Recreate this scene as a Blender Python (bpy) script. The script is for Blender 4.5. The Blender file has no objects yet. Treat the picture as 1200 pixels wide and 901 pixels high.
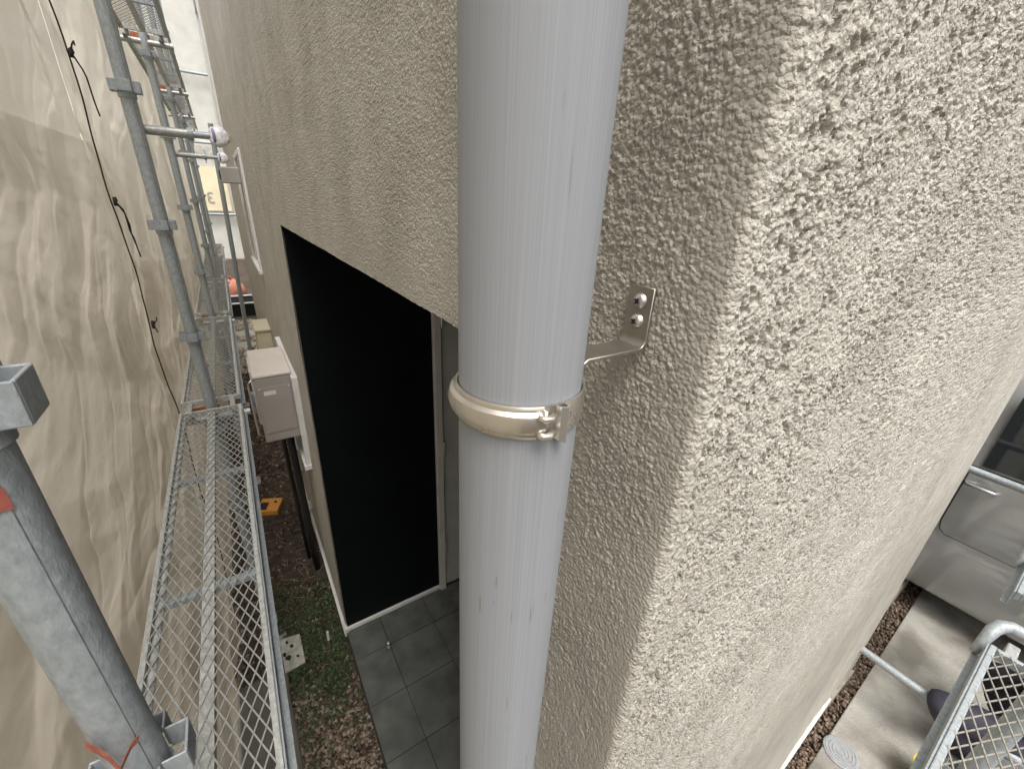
import bpy, math, random
import numpy as np
from mathutils import Vector, Matrix
random.seed(7); RNG = np.random.default_rng(7)
scene = bpy.context.scene
C = scene.collection
R = math.radians

# ------------------------------------------------------------------ camera
G = 2.62                                   # camera height over the soil
cam_d = bpy.data.cameras.new('camera'); cam = bpy.data.objects.new('camera', cam_d); C.objects.link(cam)
cam_d.sensor_width = 36; cam_d.lens = 36 * 487.67 / 1200; cam_d.clip_start = .01; cam_d.clip_end = 500
rt = Vector((0.83914251, -0.54182279, 0.04762269)); dn = Vector((-0.18079593, -0.36043671, -0.91509464)); fw = Vector((0.5129841, 0.75928482, -0.40041712))
m = Matrix((rt, -dn, -fw)).transposed().to_4x4(); m.translation = (0, 0, G)
cam.matrix_world = m
scene.camera = cam
# ------------------------------------------------------------------ sky, sun, exposure
w = bpy.data.worlds.new('World'); scene.world = w; w.use_nodes = True
nt = w.node_tree; nt.nodes.clear()
SUN_EL, SUN_AZ = 64, 192                   # azimuth clockwise from +Y
sky = nt.nodes.new('ShaderNodeTexSky'); sky.sky_type = 'NISHITA'; sky.sun_disc = False
sky.sun_elevation = R(SUN_EL); sky.sun_rotation = R(SUN_AZ); sky.dust_density = 6; sky.ozone_density = .5
hs = nt.nodes.new('ShaderNodeHueSaturation'); hs.inputs['Saturation'].default_value = .22
bg = nt.nodes.new('ShaderNodeBackground'); bg.inputs['Strength'].default_value = .15
ow = nt.nodes.new('ShaderNodeOutputWorld')
nt.links.new(sky.outputs[0], hs.inputs['Color']); nt.links.new(hs.outputs[0], bg.inputs[0]); nt.links.new(bg.outputs[0], ow.inputs[0])
sd = bpy.data.lights.new('sun', 'SUN'); sd.energy = .85; sd.angle = R(26); sd.color = (1, .96, .9)
sun = bpy.data.objects.new('sun', sd); C.objects.link(sun)
sv = Vector((math.sin(R(SUN_AZ)) * math.cos(R(SUN_EL)), math.cos(R(SUN_AZ)) * math.cos(R(SUN_EL)), math.sin(R(SUN_EL))))
sun.rotation_euler = sv.to_track_quat('Z', 'Y').to_euler(); sun.location = (0, -3, 9)
scene.view_settings.view_transform = 'Standard'; scene.view_settings.look = 'None'
scene.view_settings.gamma = 1; scene.view_settings.exposure = 0.88
scene.render.engine = 'CYCLES'
scene.cycles.max_bounces = 8; scene.cycles.transparent_max_bounces = 12; scene.cycles.use_denoising = True; scene.cycles.denoising_prefilter = 'NONE'

# ------------------------------------------------------------------ numpy noise
def _hash(ix, iy, seed):
    h = (ix.astype(np.int64) * 374761393 + iy.astype(np.int64) * 668265263 + seed * 1442695041) & 0xFFFFFFFF
    h = ((h ^ (h >> 13)) * 1274126177) & 0xFFFFFFFF
    h = ((h ^ (h >> 16)) * 2246822519) & 0xFFFFFFFF
    return ((h ^ (h >> 15)) & 0xFFFFFF) / float(0xFFFFFF)
def vnoise(x, y, seed=0):
    x = np.asarray(x, float); y = np.asarray(y, float)
    ix = np.floor(x); iy = np.floor(y); fx = x - ix; fy = y - iy
    fx = fx * fx * fx * (fx * (fx * 6 - 15) + 10); fy = fy * fy * fy * (fy * (fy * 6 - 15) + 10)
    a = _hash(ix, iy, seed); b = _hash(ix + 1, iy, seed); c = _hash(ix, iy + 1, seed); d = _hash(ix + 1, iy + 1, seed)
    return (a + (b - a) * fx + (c - a) * fy + (a - b - c + d) * fx * fy) * 2 - 1
def fbm(x, y, o=3, seed=0):
    s = 0; a = 1.
    for k in range(o):
        s = s + a * vnoise(x, y, seed + k); x = x * 2.03 + 5.1; y = y * 2.03 + 1.7; a *= .5
    return s
def tnoise(x, y, seed=0):                  # piecewise-linear facets, like crumpled cloth
    ix = np.floor(x); iy = np.floor(y); fx = x - ix; fy = y - iy
    a = _hash(ix, iy, seed); b = _hash(ix + 1, iy, seed); c = _hash(ix, iy + 1, seed); d = _hash(ix + 1, iy + 1, seed)
    return np.where(fx > fy, a * (1 - fx) + b * (fx - fy) + d * fy, a * (1 - fy) + c * (fy - fx) + d * fx) * 2 - 1
def domes(x, y, seed=0):                   # rounded grains, random heights
    ix = np.floor(x); iy = np.floor(y); out = np.zeros_like(x)
    for dx in (-1, 0, 1):
        for dy in (-1, 0, 1):
            cx = ix + dx; cy = iy + dy
            px = cx + _hash(cx, cy, seed); py = cy + _hash(cx, cy, seed + 11)
            hh = .25 + .75 * _hash(cx, cy, seed + 23); rr = .45 + .5 * _hash(cx, cy, seed + 37)
            d2 = ((x - px) ** 2 + (y - py) ** 2) / rr ** 2
            out = np.maximum(out, hh * np.sqrt(np.clip(1 - d2, 0, 1)))
    return out

# ------------------------------------------------------------------ mesh helpers
class MB:
    def __init__(s): s.v = []; s.f = []
    def add(s, vs, fs):
        n = len(s.v); s.v += [tuple(v) for v in vs]; s.f += [tuple(i + n for i in f) for f in fs]; return s
    def box(s, a, b):
        x0, y0, z0 = a; x1, y1, z1 = b
        return s.add([(x0, y0, z0), (x1, y0, z0), (x1, y1, z0), (x0, y1, z0), (x0, y0, z1), (x1, y0, z1), (x1, y1, z1), (x0, y1, z1)],
                     [(0, 3, 2, 1), (4, 5, 6, 7), (0, 1, 5, 4), (1, 2, 6, 5), (2, 3, 7, 6), (3, 0, 4, 7)])
    def obox(s, c, ax, ay, az):            # box from centre and half-axis vectors
        c, ax, ay, az = map(Vector, (c, ax, ay, az))
        vs = [c + i * ax + j * ay + k * az for k in (-1, 1) for (i, j) in ((-1, -1), (1, -1), (1, 1), (-1, 1))]
        return s.add(vs, [(0, 3, 2, 1), (4, 5, 6, 7), (0, 1, 5, 4), (1, 2, 6, 5), (2, 3, 7, 6), (3, 0, 4, 7)])
    def tube(s, pts, r, n=12, cap=True):
        pts = [Vector(p) for p in pts]; rs = r if isinstance(r, (list, tuple)) else [r] * len(pts)
        t0 = (pts[1] - pts[0]).normalized(); u = t0.orthogonal().normalized(); base = len(s.v)
        for i, p in enumerate(pts):
            t = (pts[min(i + 1, len(pts) - 1)] - pts[max(i - 1, 0)]).normalized()
            u = (u - t * u.dot(t)).normalized(); v = t.cross(u)
            for k in range(n):
                a = 2 * math.pi * k / n; s.v.append(tuple(p + (u * math.cos(a) + v * math.sin(a)) * rs[i]))
        for i in range(len(pts) - 1):
            for k in range(n):
                s.f.append((base + i * n + k, base + i * n + (k + 1) % n, base + (i + 1) * n + (k + 1) % n, base + (i + 1) * n + k))
        if cap:
            s.f.append(tuple(base + k for k in reversed(range(n)))); s.f.append(tuple(base + (len(pts) - 1) * n + k for k in range(n)))
        return s
    def lathe(s, prof, c, n=24, axis='Z'):
        base = len(s.v)
        for (r, h) in prof:
            for k in range(n):
                a = 2 * math.pi * k / n; p = (r * math.cos(a), r * math.sin(a), h)
                if axis == 'X': p = (h, p[0], p[1])
                if axis == 'Y': p = (p[0], h, p[1])
                s.v.append((c[0] + p[0], c[1] + p[1], c[2] + p[2]))
        for i in range(len(prof) - 1):
            for k in range(n):
                s.f.append((base + i * n + k, base + i * n + (k + 1) % n, base + (i + 1) * n + (k + 1) % n, base + (i + 1) * n + k))
        return s
    def poly(s, pts): return s.add(pts, [tuple(range(len(pts)))])
    def build(s, name, mat, parent=None, smooth=False, bevel=0, seg=2, auto=None):
        me = bpy.data.meshes.new(name); me.from_pydata(s.v, [], s.f); me.update()
        return finish(me, name, mat, parent, smooth, bevel, seg, auto)
def finish(me, name, mat, parent=None, smooth=False, bevel=0, seg=2, auto=None):
    if mat: me.materials.append(mat)
    o = bpy.data.objects.new(name, me); C.objects.link(o)
    if parent: o.parent = parent
    if smooth: me.polygons.foreach_set('use_smooth', [True] * len(me.polygons))
    if auto is not None:
        me.polygons.foreach_set('use_smooth', [True] * len(me.polygons)); me.set_sharp_from_angle(angle=R(auto))
    if bevel:
        b = o.modifiers.new('bevel', 'BEVEL'); b.width = bevel; b.segments = seg; b.limit_method = 'ANGLE'; b.angle_limit = R(35)
    return o
def grid_mesh(name, V, nu, nv, mask=None, mat=None, parent=None, smooth=True):
    """V (nu*nv,3) ordered u-major; mask (nu-1,nv-1) keep"""
    i = np.arange(nu - 1)[:, None]; j = np.arange(nv - 1)[None, :]
    a = i * nv + j; q = np.stack([a, a + nv, a + nv + 1, a + 1], -1)
    q = q[mask] if mask is not None else q.reshape(-1, 4)
    me = bpy.data.meshes.new(name)
    me.vertices.add(len(V)); me.vertices.foreach_set('co', np.ascontiguousarray(V, dtype=np.float32).ravel())
    me.loops.add(q.size); me.loops.foreach_set('vertex_index', q.astype(np.int32).ravel())
    me.polygons.add(len(q)); me.polygons.foreach_set('loop_start', np.arange(0, q.size, 4, dtype=np.int32))
    me.update(calc_edges=True); me.validate()
    if smooth: me.polygons.foreach_set('use_smooth', np.ones(len(q), dtype=bool))
    return finish(me, name, mat, parent)
def tag(o, label=None, cat=None, group=None, kind=None):
    for k, v in (('label', label), ('category', cat), ('group', group), ('kind', kind)):
        if v: o[k] = v
    return o
def empty(name, loc=(0, 0, 0), label=None, cat=None, group=None):
    o = bpy.data.objects.new(name, None); C.objects.link(o); o.location = loc; o.empty_display_size = .1
    return tag(o, label, cat, group)
def copy_tree(o, parent=None):
    c = o.copy(); C.objects.link(c)
    if parent: c.parent = parent
    for ch in [x for x in bpy.data.objects if x.parent == o]: copy_tree(ch, c)
    return c

# ------------------------------------------------------------------ materials
def mat(name, col, rough=.6, metal=0, spec=.5, var=.0, vscale=30, bump=0, bscale=200, col2=None, coat=0, stretch=(1, 1, 1), detail=5, ramp=(.35, .65)):
    M = bpy.data.materials.new(name); M.use_nodes = True; t = M.node_tree; b = t.nodes['Principled BSDF']
    b.inputs['Roughness'].default_value = rough; b.inputs['Metallic'].default_value = metal
    b.inputs['Specular IOR Level'].default_value = spec; b.inputs['Coat Weight'].default_value = coat
    b.inputs['Base Color'].default_value = (*col, 1)
    tc = t.nodes.new('ShaderNodeTexCoord'); mp = t.nodes.new('ShaderNodeMapping'); mp.inputs['Scale'].default_value = stretch
    t.links.new(tc.outputs['Object'], mp.inputs[0])
    if var or col2:
        c2 = col2 or tuple(c * (1 - var) for c in col)
        n = t.nodes.new('ShaderNodeTexNoise'); n.inputs['Scale'].default_value = vscale; n.inputs['Detail'].default_value = detail
        r = t.nodes.new('ShaderNodeValToRGB'); r.color_ramp.elements[0].position = ramp[0]; r.color_ramp.elements[1].position = ramp[1]
        r.color_ramp.elements[0].color = (*c2, 1); r.color_ramp.elements[1].color = (*col, 1)
        t.links.new(mp.outputs[0], n.inputs['Vector']); t.links.new(n.outputs['Fac'], r.inputs[0]); t.links.new(r.outputs[0], b.inputs['Base Color'])
    if bump:
        n2 = t.nodes.new('ShaderNodeTexNoise'); n2.inputs['Scale'].default_value = bscale; n2.inputs['Detail'].default_value = 4
        bp = t.nodes.new('ShaderNodeBump'); bp.inputs['Strength'].default_value = 1; bp.inputs['Distance'].default_value = bump
        t.links.new(mp.outputs[0], n2.inputs['Vector']); t.links.new(n2.outputs['Fac'], bp.inputs['Height']); t.links.new(bp.outputs[0], b.inputs['Normal'])
    return M
def nodes(M): return M.node_tree, M.node_tree.nodes, M.node_tree.links

def stucco_mat():
    M = mat('stucco', (.50, .475, .415), .92, spec=.3, col2=(.425, .40, .345), vscale=7, detail=8)
    t, n, l = nodes(M); b = n['Principled BSDF']; tc = [x for x in n if x.type == 'TEX_COORD'][0]
    v = n.new('ShaderNodeTexVoronoi'); v.inputs['Scale'].default_value = 380; v.feature = 'F1'
    k = n.new('ShaderNodeTexNoise'); k.inputs['Scale'].default_value = 900; k.inputs['Detail'].default_value = 4
    w_ = n.new('ShaderNodeTexNoise'); w_.inputs['Scale'].default_value = 200; w_.inputs['Detail'].default_value = 3
    for q in (v, k, w_): l.new(tc.outputs['Object'], q.inputs['Vector'])
    m1 = n.new('ShaderNodeMath'); m1.operation = 'MULTIPLY_ADD'; m1.inputs[1].default_value = -.7; l.new(v.outputs['Distance'], m1.inputs[0]); l.new(w_.outputs['Fac'], m1.inputs[2])
    m2 = n.new('ShaderNodeMath'); m2.operation = 'MULTIPLY_ADD'; m2.inputs[1].default_value = .45; l.new(k.outputs['Fac'], m2.inputs[0]); l.new(m1.outputs[0], m2.inputs[2])
    bp = n.new('ShaderNodeBump'); bp.inputs['Strength'].default_value = 1; bp.inputs['Distance'].default_value = .0022
    l.new(m2.outputs[0], bp.inputs['Height']); l.new(bp.outputs[0], b.inputs['Normal'])
    return M
def galv_mat(name, base=(.36, .385, .385), dirt=(.2, .21, .205), rough=.46, metal=.3):
    M = mat(name, base, rough, metal, col2=dirt, vscale=130, detail=14, bump=.0006, bscale=420, ramp=(.28, .66), stretch=(1, 1, .5))
    t, n, l = nodes(M); b = n['Principled BSDF']; tc = [x for x in n if x.type == 'TEX_COORD'][0]
    q = n.new('ShaderNodeTexNoise'); q.inputs['Scale'].default_value = 60; q.inputs['Detail'].default_value = 6; q.inputs['Distortion'].default_value = 1.5
    l.new(tc.outputs['Object'], q.inputs['Vector'])
    r = n.new('ShaderNodeMapRange'); r.inputs[1].default_value = .3; r.inputs[2].default_value = .7; r.inputs[3].default_value = rough - .12; r.inputs[4].default_value = rough + .25
    l.new(q.outputs['Fac'], r.inputs[0]); l.new(r.outputs[0], b.inputs['Roughness'])
    return M
def pipe_mat():
    M = mat('grey_vinyl', (.28, .29, .31), .58, spec=.25)
    t, n, l = nodes(M); b = n['Principled BSDF']; tc = [x for x in n if x.type == 'TEX_COORD'][0]
    mp = n.new('ShaderNodeMapping'); mp.inputs['Scale'].default_value = (1500, 1500, 5); l.new(tc.outputs['Object'], mp.inputs[0])
    s = n.new('ShaderNodeTexNoise'); s.inputs['Scale'].default_value = 1; s.inputs['Detail'].default_value = 3; l.new(mp.outputs[0], s.inputs['Vector'])
    r = n.new('ShaderNodeValToRGB'); r.color_ramp.elements[0].position = .3; r.color_ramp.elements[1].position = .7
    r.color_ramp.elements[0].color = (.238, .248, .262, 1); r.color_ramp.elements[1].color = (.288, .298, .313, 1); l.new(s.outputs['Fac'], r.inputs[0])
    # thin scuffs
    mp2 = n.new('ShaderNodeMapping'); mp2.inputs['Rotation'].default_value = (.25, .3, 0); mp2.inputs['Scale'].default_value = (420, 420, 22); l.new(tc.outputs['Object'], mp2.inputs[0])
    s2 = n.new('ShaderNodeTexNoise'); s2.inputs['Scale'].default_value = 1; s2.inputs['Detail'].default_value = 2; l.new(mp2.outputs[0], s2.inputs['Vector'])
    s3 = n.new('ShaderNodeTexNoise'); s3.inputs['Scale'].default_value = 26; s3.inputs['Detail'].default_value = 2; l.new(tc.outputs['Object'], s3.inputs['Vector'])
    g1 = n.new('ShaderNodeMapRange'); g1.inputs[1].default_value = .64; g1.inputs[2].default_value = .72; l.new(s2.outputs['Fac'], g1.inputs[0])
    g2 = n.new('ShaderNodeMapRange'); g2.inputs[1].default_value = .55; g2.inputs[2].default_value = .62; l.new(s3.outputs['Fac'], g2.inputs[0])
    mu = n.new('ShaderNodeMath'); mu.operation = 'MULTIPLY'; l.new(g1.outputs[0], mu.inputs[0]); l.new(g2.outputs[0], mu.inputs[1])
    mx = n.new('ShaderNodeMix'); mx.data_type = 'RGBA'; mx.inputs['B'].default_value = (.2, .18, .17, 1)
    l.new(mu.outputs[0], mx.inputs['Factor']); l.new(r.outputs[0], mx.inputs['A']); l.new(mx.outputs['Result'], b.inputs['Base Color'])
    bp = n.new('ShaderNodeBump'); bp.inputs['Distance'].default_value = .00004; bp.inputs['Strength'].default_value = .8
    l.new(s.outputs['Fac'], bp.inputs['Height']); l.new(bp.outputs[0], b.inputs['Normal'])
    return M
def sheet_mat(name, col, trl, transp, fac=.45):
    M = bpy.data.materials.new(name); M.use_nodes = True; t, n, l = nodes(M); n.clear()
    out = n.new('ShaderNodeOutputMaterial'); d = n.new('ShaderNodeBsdfDiffuse'); tr = n.new('ShaderNodeBsdfTranslucent'); tp = n.new('ShaderNodeBsdfTransparent')
    gl = n.new('ShaderNodeBsdfGlossy'); gl.inputs['Roughness'].default_value = .55; gl.inputs['Color'].default_value = (.8, .78, .72, 1)
    tc = n.new('ShaderNodeTexCoord'); ns = n.new('ShaderNodeTexNoise'); ns.inputs['Scale'].default_value = 5; ns.inputs['Detail'].default_value = 8
    l.new(tc.outputs['Object'], ns.inputs['Vector'])
    r = n.new('ShaderNodeValToRGB'); r.color_ramp.elements[0].position = .3; r.color_ramp.elements[1].position = .7
    r.color_ramp.elements[0].color = (*[c * .82 for c in col], 1); r.color_ramp.elements[1].color = (*col, 1)
    l.new(ns.outputs['Fac'], r.inputs[0]); l.new(r.outputs[0], d.inputs['Color']); tr.inputs['Color'].default_value = (*trl, 1)
    f2 = n.new('ShaderNodeTexNoise'); f2.inputs['Scale'].default_value = 45; f2.inputs['Detail'].default_value = 5; l.new(tc.outputs['Object'], f2.inputs['Vector'])
    bp = n.new('ShaderNodeBump'); bp.inputs['Distance'].default_value = .0025; bp.inputs['Strength'].default_value = .6; l.new(f2.outputs['Fac'], bp.inputs['Height'])
    for q in (d, tr, gl): l.new(bp.outputs[0], q.inputs['Normal'])
    a = n.new('ShaderNodeMixShader'); a.inputs[0].default_value = fac; l.new(d.outputs[0], a.inputs[1]); l.new(tr.outputs[0], a.inputs[2])
    g = n.new('ShaderNodeMixShader'); g.inputs[0].default_value = .015; l.new(a.outputs[0], g.inputs[1]); l.new(gl.outputs[0], g.inputs[2])
    b = n.new('ShaderNodeMixShader'); b.inputs[0].default_value = transp; l.new(g.outputs[0], b.inputs[1]); l.new(tp.outputs[0], b.inputs[2])
    l.new(b.outputs[0], out.inputs['Surface'])
    return M
def glass_mat():
    M = mat('window_glass', (.02, .024, .026), .05, spec=.8); return M

STUCCO = stucco_mat()
GALV = galv_mat('galvanized_steel', (.40, .435, .45), (.28, .305, .315))
GALV2 = galv_mat('galvanized_wire', (.46, .47, .455), (.32, .33, .31), .4, .4)
OLDWIRE = galv_mat('weathered_wire', (.36, .345, .31), (.2, .18, .15), .5, .4)
PLASTERED = mat('plaster_splashed_steel', (.54, .54, .51), .7, .15, col2=(.36, .37, .36), vscale=70, bump=.0012, bscale=260)
PIPE = pipe_mat()
NICKEL = mat('champagne_steel', (.66, .62, .55), .28, .88, col2=(.56, .51, .43), vscale=60)
def corrode(M):                            # grey speckle and white bloom
    t, n, l = nodes(M); b = n['Principled BSDF']; src = b.inputs['Base Color'].links[0].from_socket; tc = [x for x in n if x.type == 'TEX_COORD'][0]
    f = n.new('ShaderNodeTexNoise'); f.inputs['Scale'].default_value = 1100; f.inputs['Detail'].default_value = 3; g = n.new('ShaderNodeTexNoise'); g.inputs['Scale'].default_value = 62; g.inputs['Detail'].default_value = 2
    for q in (f, g): l.new(tc.outputs['Object'], q.inputs['Vector'])
    r1 = n.new('ShaderNodeMapRange'); r1.inputs[1].default_value = .52; r1.inputs[2].default_value = .60; l.new(f.outputs['Fac'], r1.inputs[0])
    r2 = n.new('ShaderNodeMapRange'); r2.inputs[1].default_value = .54; r2.inputs[2].default_value = .66; l.new(g.outputs['Fac'], r2.inputs[0])
    mu = n.new('ShaderNodeMath'); mu.operation = 'MULTIPLY'; l.new(r1.outputs[0], mu.inputs[0]); l.new(r2.outputs[0], mu.inputs[1])
    mx = n.new('ShaderNodeMix'); mx.data_type = 'RGBA'; mx.inputs['B'].default_value = (.13, .13, .15, 1)
    l.new(mu.outputs[0], mx.inputs['Factor']); l.new(src, mx.inputs['A']); l.new(mx.outputs['Result'], b.inputs['Base Color'])
corrode(NICKEL)
SCREW = mat('screw_steel', (.62, .60, .56), .3, .85)
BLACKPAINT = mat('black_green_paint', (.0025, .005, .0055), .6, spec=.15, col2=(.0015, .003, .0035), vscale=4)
WHITE = mat('white_trim', (.72, .72, .70), .5, var=.12, vscale=20)
OFFW = mat('white_aluminium', (.66, .66, .64), .4, var=.1, vscale=12)
DOORG = mat('grey_green_door', (.58, .61, .58), .5, var=.1, vscale=6)
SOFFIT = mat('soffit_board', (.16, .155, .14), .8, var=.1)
TILE = mat('slate_tile', (.13, .135, .125), .45, col2=(.075, .08, .073), vscale=9, bump=.0012, bscale=60, detail=8)
GROUT = mat('dark_grout', (.045, .045, .04), .9, var=.3, vscale=40)
SOIL = mat('dark_soil', (.075, .055, .038), .95, col2=(.028, .022, .016), vscale=18, bump=.012, bscale=60, detail=9)
CONC = mat('concrete', (.38, .365, .325), .85, col2=(.16, .148, .125), vscale=3.2, bump=.004, bscale=90, detail=14, ramp=(.36, .60))
CONC_EDGE = mat('old_concrete', (.34, .31, .26), .9, col2=(.2, .18, .15), vscale=14, bump=.003, bscale=80, detail=8)
SHEET = sheet_mat('scaffold_mesh_cloth', (.78, .71, .595), (.92, .84, .70), .14, .55)
FARSHEET = sheet_mat('white_vinyl_cloth', (.9, .88, .80), (.88, .84, .72), .0, .4)
BLACK = mat('black_rubber', (.012, .012, .012), .6)
CORD = mat('black_cord', (.02, .018, .016), .8)
RED = mat('red_tape', (.48, .14, .10), .55, var=.4, vscale=90)
ORANGE = mat('orange_plastic', (.75, .33, .06), .5, var=.2, vscale=40)
HEATER = mat('taupe_metal', (.34, .31, .285), .45, var=.06, vscale=10)
HEATTOP = mat('pinkish_metal_top', (.62, .56, .51), .5, var=.08, vscale=10)
CREAM = mat('cream_metal', (.55, .50, .36), .5, var=.08, vscale=10)
PLASTIC = mat('white_plastic_wrap', (.75, .74, .76), .3, var=.15, vscale=60, bump=.004, bscale=70)
PURPLE = mat('purple_tape', (.22, .17, .34), .4)
BLUE = mat('blue_plastic', (.30, .42, .62), .5)
SIDING = mat('cream_siding', (.62, .59, .50), .7, var=.1, vscale=8)
GLASS = glass_mat()

# ------------------------------------------------------------------ ground
def ground():
    xs = np.concatenate([[-60, -25, -10, -4, -2], np.arange(-1.2, 4.8, .05), [6, 10, 25, 60]])
    ys = np.concatenate([[-60, -25, -10, -4], np.arange(-2, 5, .05), np.arange(5, 13.5, .25), [16, 25, 60]])
    X, Y = np.meshgrid(xs, ys, indexing='ij')
    near = (np.abs(X) < 6) & (Y < 14) & (Y > -3)
    Zz = np.where(near, .012 * fbm(X * 5, Y * 5, 4, 3), 0)
    o = grid_mesh('ground', np.stack([X, Y, Zz], -1).reshape(-1, 3), len(xs), len(ys), mat=SOIL)
    tag(o, kind='structure')
ground()

# ------------------------------------------------------------------ house: stucco shell (wing wall face B, long side wall A)
XA, YB, RC, TILT = .193, .107, .0045, .0323
Y_END, X_END = 8.1, 2.78
Y0o, Y1o, ZS, ZT = .30, 2.0, G - .127, .10          # porch opening
house = empty('house', (1.5, 2, 0), 'beige stucco house with dark recessed porch and downpipe at its corner', 'house')
def hb(mb, name, mt, parent=None, **k):
    o = mb.build(name, mt, None, **k); p = parent or house; o.parent = p
    if p is house: o.matrix_parent_inverse = Matrix.Translation((-1.5, -2, 0))
    return o
def graded(a, b, d, k, extra=()):
    p = [a]
    while p[-1] < b: p.append(p[-1] + k * d(p[-1]))
    p[-1] = b; p = np.array(p)
    for e in extra: p[np.argmin(np.abs(p - e))] = e
    return p
def stucco_shell():
    Kf = lambda d: .0034 if d < .36 else min(.0125, .0034 * (d / .36))
    dA = lambda y: math.sqrt(y * y + .193 ** 2); dB = lambda x: math.sqrt(x * x + .107 ** 2); dZ = lambda z: math.sqrt(z * z + .25 ** 2)
    ya = graded(YB + RC, Y_END, lambda y: dA(y) * Kf(dA(y)), 1, (Y0o, Y1o))[::-1]
    arc = np.linspace(0, 1, 10)[1:-1]
    xb = graded(XA + RC, X_END, lambda x: dB(x) * Kf(dB(x)), 1)
    nA, nB, nC = len(ya), len(xb), len(arc)
    px = np.concatenate([np.full(nA, XA), XA + RC - RC * np.cos(arc * math.pi / 2), xb])
    py = np.concatenate([ya, YB + RC - RC * np.sin(arc * math.pi / 2), YB + TILT * (xb - XA)])
    nx = np.concatenate([np.full(nA, -1.), -np.cos(arc * math.pi / 2), np.full(nB, TILT)])
    ny = np.concatenate([np.zeros(nA), -np.sin(arc * math.pi / 2), np.full(nB, -1.)])
    s = np.concatenate([-(ya - YB - RC), arc * RC * math.pi / 2, xb - XA - RC + RC * math.pi / 2])
    zlo = graded(0, G - .085, lambda z: dZ(z) * Kf(dZ(z)), 1, (G - ZS, G - ZT))
    zhi = graded(0, 3.6, lambda z: dZ(z) * Kf(dZ(z)) * (1 if z < 1.1 else 5), 1)
    z = np.concatenate([G - zlo[::-1], G + zhi[1:]])
    S, Z = np.meshgrid(s, z, indexing='ij')
    wob = .0011 * vnoise(S * 180, Z * 180, 91); wob2 = .0011 * vnoise(S * 180, Z * 180, 92)
    u, v = S + wob, Z + wob2
    smooth_c = np.exp(-((S + .004) / .009) ** 2)                       # trowelled corner
    big = vnoise(u * 160, v * 160, 5); mid = vnoise(u * 420, v * 420, 6)
    patch = .65 + .35 * np.clip(.5 + fbm(S * 22, Z * 22, 2, 15), 0, 1.2)
    h = .00125 * domes(u * 430, v * 430, 1) + .0013 * domes(u * 540, v * 540, 2) + .0004 * big + .0005 * mid
    h = h * (.66 + .34 * np.clip(S / .03, 0, 1)) * patch * (1 - .85 * smooth_c) + .0011 * .85 * smooth_c
    # pin holes in the sprayed coat
    hole = domes(u * 400 + 3, v * 170, 8); hole = np.clip((hole - .52) / .2, 0, 1) * np.clip(vnoise(u * 60, v * 40, 9) * 3 + 1.5, 0, 1)
    h -= (.0003 + .0036 * np.clip(S / .02, 0, 1)) * hole * (1 - .7 * smooth_c)
    h += .0016 * fbm(S * 6, Z * 3, 2, 33) + .004 * np.sin(np.clip(S - 1, 0, 9) * 5.2) * (S > 1)
    for (s0, z0, z1, sd_, dep) in ((.044, G + .02, G + .10, 50, .006), (.060, G - .50, G - .36, 51, .006), (.012, G + .02, G + .07, 52, .002), (.066, G - .19, G - .15, 53, .0028), (.02, G + .10, G + .2, 54, .003)):
        c = s0 + .006 * vnoise(Z * 22, Z * 0, sd_) + .0022 * vnoise(Z * 110, Z * 0, sd_ + 7)
        on = (Z > z0) & (Z < z1)
        h -= dep * np.exp(-((S - c) / .0013) ** 2) * on * (.35 + .65 * (vnoise(Z * 160, Z * 0, sd_ + 3) > -.2))
    V = np.stack([px[:, None] + nx[:, None] * h, py[:, None] + ny[:, None] * h, Z], -1).reshape(-1, 3)
    sm = .5 * (s[1:] + s[:-1]); yy = np.where(sm < 0, YB + RC - sm, 0); zm = .5 * (z[1:] + z[:-1])
    keep = ~((yy[:, None] > Y0o) & (yy[:, None] < Y1o) & (zm[None, :] < ZS))
    o = grid_mesh('stucco_wall', V, len(s), len(z), keep, STUCCO)
    o.parent = house; o.matrix_parent_inverse = Matrix.Translation((-1.5, -2, 0))
stucco_shell()
# mass behind the skin
mb = MB(); mb.box((XA + .004, Y1o + .02, .0), (6.5, Y_END - .01, 6.2)); hb(mb, 'inner_wall', STUCCO)
mb = MB(); mb.box((XA + .004, YB + .10, ZS + .02), (6.5, Y1o + .02, 6.2)); hb(mb, 'upper_wall', STUCCO)
mb = MB(); mb.box((X_END - .02, YB + TILT * (X_END - XA) + .004, .1), (X_END - .002, 2.2, 6.2)); hb(mb, 'return_wall', STUCCO)
mb = MB(); mb.box((XA + .004, .18, .1), (X_END - .02, Y0o, ZS + .02)); hb(mb, 'wing_wall_core', STUCCO)
mb = MB(); mb.box((XA + .006, Y0o, ZS), (2.7, Y1o + .02, ZS + .018)); hb(mb, 'soffit', SOFFIT)
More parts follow.
